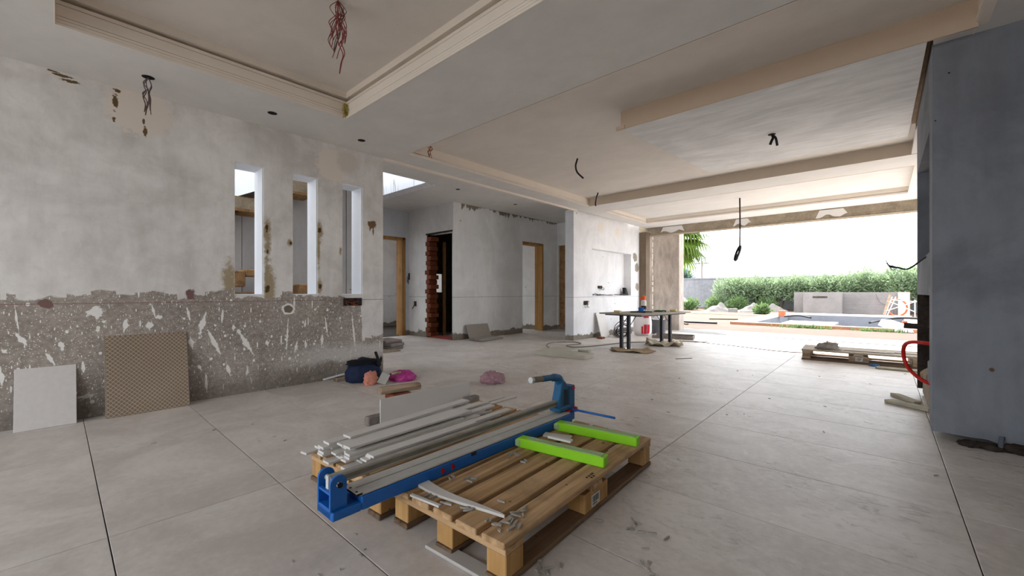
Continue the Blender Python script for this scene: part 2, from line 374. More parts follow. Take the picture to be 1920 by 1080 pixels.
    M_.col(c).bump(M_.math('ADD', M_.math('ADD', M_.math('MULTIPLY', big, .6), mid), M_.math('MULTIPLY', M_.step(e, .0, .02), .6)), .3, .008)
    return M_.m
M_left = left_wall_mat()

# large-format floor tile: pale beige grey, dusty, scuffed
def floor_mat():
    M_ = NM('floor_tile', .38, 0, .45); p = M_.pos(); r = M_.rnd()
    off = M_.comb(M_.math('MULTIPLY', r, 40.0), M_.math('MULTIPLY', r, 17.0), 0.0)
    q = M_.vadd(p, off)
    a = M_.noise(q, 2.2, 7, .66, .8); b = M_.noise(q, 30, 5, .65)
    c = M_.mix(M_.step(M_.math('ADD', M_.math('MULTIPLY', a, .7), M_.math('MULTIPLY', b, .3)), .33, .67), lin(186, 177, 169), lin(213, 206, 199))
    x, y, z = M_.sep(p)
    far = M_.step(M_.math('ADD', y, M_.math('MULTIPLY', x, .5)), .3, 2.0)      # the walked-on side of the room
    sc = M_.noise(M_.map(p, (2.2, 4.2, 1), (0, 0, .25)), 5.2, 8, .76, 1.2)
    c = M_.mix(M_.math('MULTIPLY', M_.math('MULTIPLY', M_.math('MULTIPLY', M_.step(sc, .50, .68), M_.step(M_.noise(p, 1.6, 4, .6), .40, .62)), far), .75), c, lin(132, 122, 112))
    sc2 = M_.noise(M_.map(p, (2, 4, 1), (0, 0, -.4)), 9, 6, .75, .4)
    c = M_.mix(M_.math('MULTIPLY', M_.math('MULTIPLY', M_.step(sc2, .56, .70), far), .5), c, lin(228, 226, 224))
    dirt = M_.math('MULTIPLY', M_.step(M_.noise(p, 7.3, 6, .8), .66, .72), M_.step(M_.noise(p, 1.1, 2), .5, .6))
    c = M_.mix(M_.math('MULTIPLY', dirt, .6), c, lin(128, 104, 84))
    M_.col(c)
    M_.rough(M_.math('ADD', .30, M_.math('MULTIPLY', M_.math('ADD', M_.math('MULTIPLY', sc, .6), M_.math('MULTIPLY', b, .4)), .34)))
    M_.bump(b, .05, .003)
    return M_.m
M_floor = floor_mat()
M_grout = plain('grout', lin(60, 54, 50), .95)

def wood(name, c1, c2, axis='y', dirt=.5, scale=1.0):
    M_ = NM(name, .82, 0, .25); o = M_.obj(); r = M_.rnd()
    off = M_.comb(M_.math('MULTIPLY', r, 13.0), M_.math('MULTIPLY', r, 7.0), M_.math('MULTIPLY', r, 5.0))
    q = M_.vadd(o, off)
    s_ = {'x': (1.2, 26, 26), 'y': (26, 1.2, 26), 'z': (26, 26, 1.2)}[axis]
    g = M_.noise(M_.map(q, tuple(k * scale for k in s_)), 1.0, 6, .6, .9); bl = M_.noise(q, 5, 4, .6)
    c = M_.mix(M_.step(g, .3, .7), c1, c2)
    tint = M_.math('MULTIPLY', M_.math('SUBTRACT', r, .3), .35)
    c = M_.mix(tint, c, lin(150, 112, 70), 'MIX')
    c = M_.mix(M_.math('MULTIPLY', M_.step(bl, .5, .72), dirt), c, tuple(k * .42 for k in c1))
    kn = M_.step(M_.math('ADD', M_.voro(M_.map(q, tuple(1 if k < 2 else 2.2 for k in s_)), 4.0), M_.math('MULTIPLY', bl, .06)), .10, .07)
    c = M_.mix(M_.math('MULTIPLY', kn, .75), c, lin(70, 48, 28))
    nail = M_.step(M_.voro(q, 13.0), .085, .06)
    c = M_.mix(M_.math('MULTIPLY', nail, .7), c, lin(58, 44, 32))
    dust = M_.math('MULTIPLY', M_.step(M_.noise(q, 9, 5, .7), .5, .75), .28)
    c = M_.mix(dust, c, lin(150, 138, 122))
    M_.col(c).bump(g, .25, .004); return M_.m
M_pw = wood('pallet_wood_y', lin(160, 126, 88), lin(206, 172, 130), 'y', .4)
M_pwx = wood('pallet_wood_x', lin(166, 132, 94), lin(204, 170, 128), 'x', .4)
M_pblock = wood('pallet_block', lin(168, 126, 76), lin(202, 160, 104), 'z', .45, .6)
M_skid = wood('pallet_skid', lin(84, 68, 54), lin(122, 100, 80), 'y', .5)
M_pgrey = wood('weathered_pallet', lin(150, 138, 122), lin(196, 186, 170), 'y', .3)
M_frame = wood('door_wood', lin(138, 98, 52), lin(186, 142, 86), 'z', .3, .4)
M_timber = wood('old_timber', lin(116, 98, 80), lin(184, 164, 142), 'y', .45)
M_plank = wood('pale_plank', lin(160, 158, 136), lin(208, 206, 186), 'x', .25)
# ================================================================ the setting
XW = -4.32      # left wall face
ZC = 2.48       # soffit
# --- floor: slab with single tiles
floor = S(MB().box(-10.2, 3.8, -3.3, 9.65, -.12, -.006).build('floor', M_grout))
def floor_tiles():
    PX, PY, gap = 1.2, .592, .0038
    rects = [(-4.56, 3.6, -3.2, 9.65), (-7.58, -4.56, 2.3, 8.45), (-7.58, -4.56, -1.5, 2.3)]
    me_cache = {}
    for (X0, X1, Y0, Y1) in rects:
        i0, i1 = math.floor((X0 + 2.16) / PX), math.ceil((X1 + 2.16) / PX); j0, j1 = math.floor((Y0 - .13) / PY), math.ceil((Y1 - .13) / PY)
        for i in range(i0, i1):
            for j in range(j0, j1):
                a, b = max(-2.16 + i * PX, X0), min(-2.16 + (i + 1) * PX, X1); c, d = max(.13 + j * PY, Y0), min(.13 + (j + 1) * PY, Y1)
                if b - a < .02 or d - c < .02: continue
                k = (round(b - a, 3), round(d - c, 3))
                if k not in me_cache:
                    hx, hy = k[0] / 2 - gap / 2, k[1] / 2 - gap / 2; ch = .0012
                    m = MB(); m.box(-hx, hx, -hy, hy, -.008, -ch)
                    m.v[4:8] = [(-hx, -hy, -ch), (hx, -hy, -ch), (hx, hy, -ch), (-hx, hy, -ch)]
                    n_ = len(m.v); m.v += [(-hx + ch, -hy + ch, 0), (hx - ch, -hy + ch, 0), (hx - ch, hy - ch, 0), (-hx + ch, hy - ch, 0)]
                    m.f = [q for q in m.f if q != (4, 5, 6, 7)]
                    m.f += [(n_, n_ + 1, n_ + 2, n_ + 3)] + [(4 + t, 4 + (t + 1) % 4, n_ + (t + 1) % 4, n_ + t) for t in range(4)]
                    me_cache[k] = m.mesh('tile', M_floor)
                inst('tile', me_cache[k], floor, ((a + b) / 2, (c + d) / 2, 0))
floor_tiles()

# --- walls of the room
slits = [(1.071, 1.306), (1.56, 1.802), (2.061, 2.293)]
S(grid_slab('wall_left', 'X', -4.55, XW, -3.2, 2.545, 0, 2.8, [(a, b, .895, 2.095) for a, b in slits], M_left))
for k, (a, b) in enumerate(slits):     # whitewashed linings of the three slit windows
    m = MB(); t = .012
    m.box(-4.553, XW - .012, b - t, b + .0, .895, 2.095); m.box(-4.553, XW - .012, a, a + .004, .895, 2.095)
    m.box(-4.553, XW - .012, a + .004, b - t, 2.085, 2.095); m.box(-4.553, XW - .012, a + .004, b - t, .895, .903)
    S(m.build('window_%d' % (k + 1), M_reveal))
S(grid_slab('wall_back', 'Y', -3.4, -3.2, -4.55, 3.8, 0, 2.8, [(-4.1, .3, .05, 2.35)], M_hall))  # the wide unseen opening is added to bring in fill daylight
S(grid_slab('wall_right', 'X', 3.6, 3.8, -3.2, 5.3, 0, 2.8, [], M_hall))
S(grid_slab('wall_right_far', 'X', .85, 1.05, 5.3, 9.65, 0, 2.8, [(6.7, 9.45, 0, 2.38)], M_hall))  # unseen opening, its wall set close to brighten the room
S(grid_slab('wall_front', 'Y', 9.65, 9.88, -4.75, 3.8, 2.29, 3.0, [], M_rawconc))
m = MB().box(-4.6, 3.5, 9.644, 9.65, 2.315, 2.33); m.box(-4.6, 3.5, 9.643, 9.65, 2.29, 2.30)
S(m.build('trim_lintel_bead', M_rawconc))
for x0, x1 in ((-3.88, -3.45), (-2.32, -2.1), (-.9, -.55)):
    rr = random.Random(int(x0 * 10)); n_ = 9
    top = [(x0 + (x1 - x0) * k / n_, 2.46) for k in range(n_ + 1)]
    bot = [(x1 + .06 - (x1 - x0 + .12) * k / n_ , 2.335 + .03 * math.sin(k * 1.1 + x0 * 5) + .012 * rr.random()) for k in range(n_ + 1)]
    S(MB().prism(top + bot, 0, .006, Matrix.Translation((0, 9.643, 0)) @ Matrix.Rotation(math.radians(90), 4, 'X')).build('trim_plaster_patch', M_ceil))
# niche wall and its return
S(grid_slab('wall_niche', 'X', -4.565, -4.38, 6.6, 9.42, 0, 2.5, [(7.27, 8.99, .845, 1.81)], M_white))
S(MB().box(-4.59, -4.55, 7.2, 9.05, .80, 1.86).build('wall_niche_back', M_white))
S(MB().box(-4.572, -4.38, 6.594, 6.5995, .0, 2.48).build('wall_return', M_col))
S(MB().box(-4.6, -4.21, 9.425, 9.645, 0, 2.36).build('wall_corner_column', M_darkconc))
S(MB().box(-6.0, -3.69, 10.14, 10.45, -.02, 3.0).build('wall_pier', M_pier))
m = MB()
rr = random.Random(3); zz = .2
while zz < 2.3:       # crumbled edge bead left on the pier
    hgt = rr.uniform(.04, .16); m.box(-4.36 + rr.uniform(-.006, .006), -4.34 + rr.uniform(-.006, .012), 10.125, 10.142, zz, zz + hgt); zz += hgt + rr.uniform(.0, .08)
S(m.build('trim_pier_bead', plain('bead_lime', lin(222, 214, 204), .9)))

# --- hall beyond the left wall
S(grid_slab('wall_hall_left', 'X', -7.78, -7.58, -1.6, 5.08, 0, 5.2, [(4.12, 4.99, 0, 2.08), (-1.2, 1.6, 2.2, 4.9)], M_stairwall))  # second hole is an unseen window added to brighten the hall
S(grid_slab('wall_hall_front', 'Y', 5.08, 5.28, -7.78, -6.1, 0, 2.68, [(-6.945, -6.135, 0, 2.10)], M_hall))
S(grid_slab('wall_hall_side', 'X', -6.3, -6.1, 5.28, 8.45, 0, 2.68, [(7.11, 7.87, 0, 2.08)], M_hall3))
S(grid_slab('wall_hall_end', 'Y', 8.45, 8.65, -6.3, -4.7, 0, 2.68, [(-6.07, -5.80, .06, 2.09)], M_hall))
S(MB().box(-6.08, -5.78, 8.50, 8.56, .03, 2.12).build('wall_hall_raw_recess', M_brown))
S(MB().box(-6.3, -4.72, 8.65, 9.0, 0, 2.7).build('wall_hall_backing', M_hall))
# stairwell, open to the sky above
S(grid_slab('wall_stair_end', 'Y', -1.7, -1.5, -7.78, -4.55, 0, 5.2, [], M_stairwall))
M_streak = NM('streaked_upper_wall', .9, 0, .2)
_p = M_streak.pos(); _n = M_streak.noise(M_streak.map(_p, (9, 9, .7)), 2.4, 5, .6); _z = M_streak.sep(_p)[2]
_k = M_streak.step(M_streak.math('ADD', _z, M_streak.math('MULTIPLY', M_streak.noise(_p, 6, 4), .5)), 3.42, 3.45)
M_streak.col(M_streak.mix(_k, M_streak.mix(M_streak.math('MULTIPLY', M_streak.step(_n, .55, .68), .7), lin(226, 228, 232), lin(150, 138, 124)), lin(120, 104, 84)))
S(MB().box(-7.57, -5.36, 3.892, 4.1, 2.645, 5.2).build('wall_stair_upper', M_streak.m))
S(MB().box(-5.35, -5.2, -1.5, 4.1, 2.9, 5.2).build('wall_stair_side', M_stairwall))

# --- ceilings
T1 = (-3.58, .4, -.01, 1.745); T2 = (-3.98, .405, 2.65, 6.49); T3 = (-4.0, .29, 7.08, 8.975)
S(grid_slab('ceiling', 'Z', ZC, 2.515, -4.32, 3.6, -3.2, 9.65,
            [T1, (T2[0], T2[1], T2[2], 3.58), (T2[0], -1.83, 3.58, 6.49), (-1.83, .231, 3.58, 6.49), T3], M_ceil))
S(MB().box(-4.32, 3.8, -3.4, 9.65, 2.82, 3.0).build('ceiling_slab', M_roof))
S(MB().box(T1[0] - .3, T1[1] + .3, T1[2] - .3, T1[3] + .3, 2.715, 2.75).build('ceiling_tray_near', M_ceil2))
S(MB().box(T2[0] - .05, 1.0, T2[2] - .05, 6.6, 2.62, 2.66).build('ceiling_tray_middle', M_ceil2))
S(MB().box(T3[0] - .05, T3[1] + .05, T3[2] - .05, T3[3] + .05, 2.585, 2.62).build('ceiling_tray_far', M_ceil))
# panel that steps down across the middle tray and feathers back up to it
ZB = 2.455
m = MB(); P_ = [(-1.83, 3.58), (.197, 3.58), (.197, 6.2), (-1.83, 6.2)]
m.v = [(-1.83, 3.58, ZB), (.197, 3.58, ZB), (.197, 6.2, 2.614), (-1.83, 6.2, 2.614), (-1.83, 3.58, 2.62), (.197, 3.58, 2.62), (.197, 6.2, 2.62), (-1.83, 6.2, 2.62)]
m.f = [(0, 3, 2, 1), (4, 5, 6, 7), (1, 2, 6, 5), (2, 3, 7, 6), (3, 0, 4, 7), (0, 1, 5, 4)]
S(m.build('ceiling_panel', M_panel))
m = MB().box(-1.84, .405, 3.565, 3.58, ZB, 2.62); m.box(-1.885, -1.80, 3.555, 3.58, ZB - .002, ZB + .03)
S(m.build('trim_panel_face', plain('panel_face_backlit', lin(198, 178, 156), .85, var=.06)))  # cream face, its backlit shade put into a darker beige
S(MB().box(.404, .45, 2.66, 3.60, ZC - .003, 2.63).build('trim_tray_end', M_cream))
S(MB().box(.199, .2265, 3.60, 5.54, 2.545, 2.60).build('trim_slot', concrete('slot_board', lin(150, 130, 110), 5, .2)))

def cornice(name, rect, prof, mat):
    """profile of (inset, z) swept round a rectangle with mitred corners"""
    m = MB()
    for (d, z) in prof:
        m.v += [(rect[0] + d, rect[2] + d, z), (rect[1] - d, rect[2] + d, z), (rect[1] - d, rect[3] - d, z), (rect[0] + d, rect[3] - d, z)]
    for k in range(len(prof) - 1):
        for q in range(4): m.f.append((4 * k + q, 4 * (k + 1) + q, 4 * (k + 1) + (q + 1) % 4, 4 * k + (q + 1) % 4))
    return S(m.build(name, mat))
cornice('trim_cornice_near', T1, [(-.002, 2.48), (-.002, 2.479), (.004, 2.479), (.004, 2.496), (-.004, 2.496), (-.004, 2.499), (.002, 2.499), (.002, 2.516), (-.006, 2.516), (-.006, 2.519), (0, 2.519), (0, 2.536), (-.008, 2.536), (-.008, 2.54),
                                  (-.002, 2.54), (-.002, 2.604), (-.012, 2.604), (-.012, 2.608), (-.004, 2.610), (-.004, 2.632), (-.10, 2.632), (-.10, 2.66)], M_cream)
cornice('trim_cove_near', (T1[0] - .03, T1[1] + .03, T1[2] - .03, T1[3] + .03), [(-.07, 2.66), (.03, 2.663), (.03, 2.716)], M_cream)
cornice('trim_tray_middle', T2, [(0, 2.478), (.010, 2.478), (.010, 2.505), (-.012, 2.505), (-.012, 2.512), (0, 2.512), (0, 2.622)], M_cream)
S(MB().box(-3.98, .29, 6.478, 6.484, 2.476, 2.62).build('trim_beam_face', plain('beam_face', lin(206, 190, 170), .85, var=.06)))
cornice('trim_tray_far', T3, [(0, 2.478), (.010, 2.478), (.010, 2.505), (-.010, 2.505), (-.010, 2.510), (0, 2.510), (0, 2.588)], M_cream)
# hall ceiling, pierced by the stairwell, and the bead along its edge
S(grid_slab('ceiling_hall', 'Z', 2.65, 2.9, -7.78, -4.32, -1.7, 9.0, [(-7.78, -5.35, -1.7, 3.9)], M_ceil))
S(MB().box(-4.335, -4.30, 2.545, 6.6, 2.452, 2.50).build('trim_ceiling_bead', M_cream))
S(MB().box(-4.36, -4.32, 2.545, 6.6, 2.50, 2.70).build('trim_hall_riser', M_ceil))

# --- doors
def door_frame(name, axis, a0, a1, u0, u1, top, wdt=.07, mat=M_frame, sides=(1, 1)):
    r = S(empty(name)) if False else None
    m = MB(); P3 = lambda a, b, c, d, e, f_: m.box(a, b, c, d, e, f_) if axis == 'X' else m.box(c, d, a, b, e, f_)
    if sides[0]: P3(a0, a1, u0, u0 + wdt, 0, top)
    if sides[1]: P3(a0, a1, u1 - wdt, u1, 0, top)
    P3(a0, a1, u0, u1, top - .05, top)
    return S(m.build(name, mat, bevel=.004))
door_frame('door_1', 'X', -7.79, -7.565, 4.12, 4.99, 2.08, .085)
door_frame('door_2', 'X', -6.31, -6.085, 7.11, 7.87, 2.08, .06, sides=(0, 1))
# door_3: a rough opening with bare brick down its left edge
d3 = S(MB().box(-6.96, -6.12, 5.066, 5.085, 2.085, 2.115).build('door_3', M_darkmasonry))
M_brick = plain('old_brick', lin(122, 66, 42), .95, var=.4, scale=14, bump=.6)
rr = random.Random(5); zz = 0.02; brick_me = MB().box(-.13, .0, -.095, .095, 0, .085).mesh('brick', M_brick); j = 0
while zz < 2.0:
    inst('brick', brick_me, d3, (-6.80 - (.05 if j % 2 else 0) + rr.uniform(-.015, .015), 5.17, zz), (0, 0, rr.uniform(-.05, .05))); zz += .097; j += 1
S(MB().box(-6.935, -6.90, 5.085, 5.28, 0, 2.09).build('trim_brick_bed', M_darkmasonry))
# rooms behind the doors
S(grid_slab('wall_bath', 'X', -10.2, -10.0, 2.9, 6.6, 0, 2.7, [(3.2, 5.35, .6, 2.4)], M_hall))  # unseen window hole added to light the bathroom
M_bath = NM('bath_half_tiled', .6); _z = M_bath.sep(M_bath.pos())[2]
M_bath.col(M_bath.mix(M_bath.step(_z, 1.68, 1.70), lin(214, 214, 214), M_bath.mix(M_bath.noise(M_bath.pos(), 4), lin(180, 172, 164), lin(206, 200, 194))))
S(MB().box(-10.0, -7.62, 6.4, 6.6, 0, 2.7).build('wall_bath_far', M_bath.m))
S(MB().box(-10.0, -7.78, 2.9, 3.1, 0, 2.7).build('wall_bath_near', M_hall)); S(MB().box(-10.2, -7.6, 2.9, 6.6, 2.7, 2.8).build('ceiling_bath', M_ceil))
S(MB().box(-9.7, -7.83, 6.1, 6.4, .86, .90).build('trim_bath_shelf', M_darkconc))
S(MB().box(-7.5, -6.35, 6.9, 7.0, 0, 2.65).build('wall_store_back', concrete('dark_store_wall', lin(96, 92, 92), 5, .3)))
S(grid_slab('wall_store_side', 'X', -7.6, -7.5, 5.28, 7.0, 0, 2.65, [(5.66, 5.98, .92, 1.34)], M_darkmasonry))
S(MB().box(-6.98, -6.945, 5.285, 5.33, .0, 2.0).build('trim_store_post', M_frame)); 
S(MB().box(-7.06, -7.01, 5.58, 5.63, 0, 2.0).build('trim_store_jamb', M_frame))
S(MB().box(-6.85, -6.16, 5.09, 5.27, .0, .035).build('trim_threshold', plain('red_threshold', lin(150, 66, 56), .8)))
S(MB().box(-8.6, -6.3, 7.92, 8.05, 0, 2.65).build('wall_corridor_far', M_hall)); S(MB().box(-8.6, -6.3, 6.95, 7.08, 0, 2.65).build('wall_corridor_near', M_hall))
S(grid_slab('wall_corridor_end', 'X', -8.75, -8.6, 6.9, 9.2, 0, 2.65, [(7.2, 7.95, .3, 2.1)], M_hall))
S(MB().box(-8.75, -6.3, 6.9, 8.1, 2.64, 2.7).build('ceiling_corridor', M_ceil)); S(MB().box(-7.8, -6.3, 5.2, 7.0, 2.66, 2.75).build('ceiling_store', M_ceil))

# --- stairs seen through the slits: raw stepped edge, slab below, panelled wall
st = S(MB().box(-7.5, -5.6, -.9, 3.6, .0, .02).build('stairs', M_rawconc))
step_me = MB().box(-.95, .95, 0, .31, -.17, 0).mesh('step', M_brown)
for k in range(13): inst('step', step_me, st, (-6.55, -.72 + .30 * k, .96 + .155 * k))
m = MB(); pr = [(-.9, .70), (-.9, .86), (3.15, 2.93), (3.15, 2.73)]
m.prism(pr, -7.45, -5.63, Matrix(((0, 0, 1, 0), (1, 0, 0, 0), (0, 1, 0, 0), (0, 0, 0, 1)))); m.build('stair_slab', M_darkmasonry, st)
m = MB()
for k in range(13): m.box(-5.605, -5.598, -.72 + .30 * k, -.46 + .30 * k, .82 + .155 * k, .95 + .155 * k)
m.build('riser_edge', M_rawconc, st)
M_panelw = plaster('under_stair_panel', lin(176, 176, 176), chalk=False, var=.08)
for k in range(14):
    y0 = -.6 + .27 * k; MB().box(-6.0, -5.97 + (.008 if k % 2 else 0), y0, y0 + .262, 0, .78 + .51 * (y0 + .9) - .02).build('panel', M_panelw, st)
for (y0, y1, z0, z1) in ((1.25, 1.42, .98, 1.16), (1.42, 1.72, 1.10, 1.18), (1.62, 1.74, .93, 1.10), (1.28, 1.60, .86, .92), (2.0, 2.12, .88, 1.02)):
    MB().box(-5.55, -5.3, y0, y1, z0, z1).build('masonry_block', M_brown, st, bevel=.012)
MB().box(-5.55, -5.3, 1.2, 2.2, .0, .87).build('low_wall', M_rawconc, st)

# --- chimney breast on the right, with a raw firebox in its side
rr = random.Random(11)
xs = [.227 + (3.6 - .227) * (k / 60) for k in range(61)]
bot = [(x, .044 + .014 * math.sin(x * 9) * min(1, (x - .227) * 4) + (rr.uniform(-.012, .012) if x > .33 else 0)) for x in xs]
m = MB().prism([(.227, ZC)] + bot + [(3.6, ZC)], 0, .22, Matrix.Translation((0, 3.929, 0)) @ Matrix.Rotation(math.radians(90), 4, 'X'))
ch = S(m.build('wall_chimney', M_pillar))
def chp(nm, *b, mat=M_pillar, bevel=0): return MB().box(*b).build(nm, mat, ch, bevel=bevel)
chp('hood', .227, .6, 3.93, 5.30, 2.0, ZC); chp('mantel', .227, .6, 3.93, 5.30, .90, 1.19)
chp('jamb', .227, .6, 5.24, 5.30, 1.19, 2.0); chp('jamb', .227, .6, 5.25, 5.30, .05, .90, mat=M_darkmasonry)
chp('recess_back', .45, .6, 3.93, 5.24, 1.19, 2.0)
chp('core', .62, 3.6, 3.93, 5.30, .0, ZC, mat=M_darkmasonry)
chp('firebox_back', .56, .62, 3.93, 5.30, .05, .90, mat=M_darkmasonry); chp('firebox_side', .30, .6, 3.93, 3.97, .05, .90, mat=M_darkmasonry)
chp('raw_head', .228, .60, 3.71, 5.54, ZC + .002, 2.8, mat=concrete('slot_brown', lin(112, 98, 84), 5, .2))
m = MB().prism([(3.97, .0), (5.26, .0), (5.26, .13), (4.9, .17), (4.4, .21), (3.97, .24)], .26, .56, Matrix(((0, 0, 1, 0), (1, 0, 0, 0), (0, 1, 0, 0), (0, 0, 0, 1))))
m.build('hearth', M_rawconc, ch, bevel=.02)
for (y0, y1, z0, z1, mm) in ((4.1, 4.35, .24, .44, M_pillar), (4.5, 4.85, .19, .30, M_rawconc), (5.0, 5.2, .15, .24, M_brown)):
    MB().box(.24, .5, y0, y1, z0, z1).build('stone', mm, ch, bevel=.03)
m = MB(); rr = random.Random(4)
m.box(.55, 3.6, 3.82, 3.93, 0, .08); m.build('dark_footing', M_darkmasonry, ch)
for k in range(30):
    x = .40 + k * .075 + rr.uniform(-.02, .02)
    inst('rubble', blob_mesh('rubble', (.055, .05, rr.uniform(.03, .055)), k, .4, M_darkmasonry, 3), ch, (x, 3.675 + rr.uniform(-.02, .02), 0))  # dark tone covers both debris and the shadow under the plaster edge
for x in (.60, .68, .50):
    MB().tube([(x, 3.66, 0), (x + .012, 3.70, .075)], .012, 8).build('conduit_stub', plain('conduit_grey', lin(90, 92, 100), .6), ch)

# ---------------------------------------------------------------- outside
hole = (-3.0, .55, 13.75, 20.6)
S(grid_slab('ground', 'Z', -.5, -.025, -60, 60, 10.9, 140, [hole], M_soil))
S(MB().box(-30, 1.05, 9.88, 10.9, -.3, -.008).build('terrace', M_terrace)); S(MB().box(1.05, 40, 5.3, 10.9, -.3, -.008).build('terrace_side', M_terrace))
S(MB().box(-60, -10.2, -30, 9.6, -.3, -.05).build('ground_left', M_soil)); S(MB().box(-10.2, 40, -30, -3.4, -.3, -.03).build('ground_back', M_terrace)); S(MB().box(3.8, 40, -3.4, 5.3, -.3, -.03).build('ground_right', M_soil))
gw = S(MB().box(-30, 14, 26.6, 26.85, -.05, 1.72).build('wall_garden', M_blockwall)); MB().box(-30.02, 14.02, 26.57, 26.88, 1.72, 1.80).build('coping', M_blockwall, gw)
for x in (-16, -12, -8.6 + 1.6, -3, 1, 5): MB().box(x, x + .25, 26.53, 26.6, -.05, 1.76).build('wall_pier', M_blockwall, gw)
# ================================================================ pallets
M_paper = plain('paper_white', lin(206, 204, 198), .8, var=.05); M_ink = plain('ink_black', lin(40, 38, 38), .8)
def make_pallet(loc, rz, label, skin=None, wd=.585):
    p = empty('wooden_pallet', loc, rz, label, 'pallet', 'wooden pallets')
    mw, mx, mb, ms = skin or (M_pw, M_pwx, M_pblock, M_skid)
    rr = random.Random(int(loc[0] * 100)); n = 5; bw = .098; g = (wd - n * bw) / (n - 1)
    for k in range(n):
        x1 = -k * (bw + g); o = MB().box(x1 - bw, x1, -.004 * rr.random(), 1.2, .122, .144).build('deck_board', mw, p, bevel=.003)
        o.location.z = rr.uniform(-.0006, .0006)
    for y in (0.004, .5525, 1.1): MB().box(-wd, 0, y, y + .095, .1, .1215).build('cross_board', mx, p, bevel=.002)
    for x in (-.085, -.33, -wd):
        for y, l in ((.008, .09), (.5, .2), (1.1, .09)):
            MB().box(x, x + .083, y, y + l, .0215, .0998).build('block', mb, p, bevel=.003)
        MB().box(x - .001, x + .086, .0, 1.2, 0, .021).build('skid_board', ms, p, bevel=.004)
    return p
pr = make_pallet((-.868, .927, 0), math.radians(2.6), 'honey-brown wooden pallet nearest the camera, with bare boards on its right')
pl = make_pallet((-1.503, .868, 0), math.radians(3.2), 'wooden pallet under the pile of long grey tile strips')
pb = make_pallet((-.84, 6.86, 0), math.radians(-87.3), 'weathered grey wooden pallet lying near the garden opening', (M_pgrey, M_pgrey, M_timber, M_skid), .62)
def paper_label(p, y):
    o = MB().box(-.0005, .0015, y, y + .07, .035, .082).build('paper_label', M_paper, p, label='white printed sticker on the pallet block')
    m = MB()
    for k in range(9): m.box(.0015, .002, y + .008 + k * .006, y + .008 + k * .006 + .002 + .002 * (k % 2), .05, .076)
    m.box(.0015, .002, y + .008, y + .045, .041, .045); m.build('print', M_ink, o)
for p, y in ((pr, .55), (pb, .57)): paper_label(p, y)
m = MB()
for k, (a, b) in enumerate(((0, 0), (.018, .0), (.036, .0), (.05, 0), (.012, .016), (.03, .016))): m.box(-.035 + b, -.025 + b, .56 + a, .57 + a, .1441, .1446)
m.build('stamp', M_ink, pr)

# ================================================================ tile cutter
M_blue = plain('cutter_blue', lin(18, 96, 176), .45, var=.2, scale=12, spec=.5); M_blued = plain('cutter_blue_dusty', lin(36, 92, 132), .6, var=.25, scale=14)
M_alu = plain('dusty_aluminium', lin(200, 198, 192), .6, .15, var=.15, scale=20); M_steel = plain('grimy_steel', lin(164, 160, 150), .6, .25, var=.3, scale=14)
M_black = plain('black_plastic', lin(26, 26, 28), .6); M_redp = plain('red_plastic', lin(168, 26, 34), .5); M_green = plain('lime_green', lin(140, 210, 30), .5, var=.06)
M_greend = plain('lime_green_dusty', lin(158, 186, 130), .7, var=.12); M_grip = plain('grip_tape', lin(120, 110, 98), .9, var=.3, scale=40); M_greyp = plain('grey_plastic', lin(196, 198, 196), .6)
tcut = empty('tile_cutter', (-1.44, .62, .1447), math.radians(.4), 'long blue manual tile cutter with lime green arms lying across both pallets', 'tile cutter')
tb = MB().box(-.05, .068, .105, 1.45, 0, .05).box(-.05, .068, 0, .105, 0, .03).build('base_beam', M_blue, tcut, bevel=.004)
MB().box(-.04, .055, .11, 1.42, .0505, .052).build('bed_pad', M_black, tb)
MB().box(-.048, .004, .10, 1.43, .0525, .060).build('bed_rail', M_alu, tcut, bevel=.001); MB().box(.010, .064, .10, 1.43, .0525, .060).build('bed_rail', M_alu, tcut, bevel=.001)
ep = MB().box(-.046, .066, .085, .11, .055, .0625).build('end_plate', M_black, tcut, bevel=.002)
MB().box(-.043, .063, .087, .108, .0625, .0632).build('plate_face', M_alu, ep)
for x in (-.032, .0, .046): MB().lathe([(.005, .0632), (.005, .0642)], 8, Matrix.Translation((x, .097, 0))).build('rivet', M_black, ep)
# near bracket: two cheeks with rounded tops, web and shelf
br = MB().box(-.05, .052, 0, .06, .003, .035).build('end_bracket', M_blue, tcut, bevel=.003)
arc = [(0, 0), (.058, 0), (.058, .118)] + [(.029 + .029 * math.cos(a), .118 + .026 * math.sin(a)) for a in [math.pi * k / 8 for k in range(1, 8)]] + [(0, .118)]
for x in (-.05, .042): MB().prism(arc, x, x + .010, Matrix(((0, 0, 1, 0), (1, 0, 0, 0), (0, 1, 0, .003), (0, 0, 0, 1)))).build('cheek', M_blue, br)
MB().box(-.04, .042, .05, .056, .03, .10).build('web', M_blue, br); MB().box(-.04, .042, .002, .014, .082, .090).build('cross_bar', M_blue, br)
Mx = Matrix.Rotation(math.radians(90), 4, 'Y')
MB().lathe([(.010, -.058), (.010, .06)], 10, Matrix.Translation((0, .03, .115)) @ Mx).build('pivot_bolt', M_steel, br, smooth=False)
for x in (.06, -.06): MB().lathe([(.0105, -.004), (.0105, .004)], 6, Matrix.Translation((x - .002, .03, .115)) @ Mx).build('bolt_nut', M_black, br)
gb = MB().box(-.013, .013, .018, 1.44, .098, .134).build('guide_bar', M_steel, tcut, bevel=.003)
MB().box(.0131, .0138, .06, 1.40, .108, .124).build('bar_groove', plain('grease_dark', lin(116, 112, 100), .7, var=.5, scale=16), gb)
MB().box(-.010, .010, .012, .018, .085, .136).build('bar_end', M_greyp, gb)
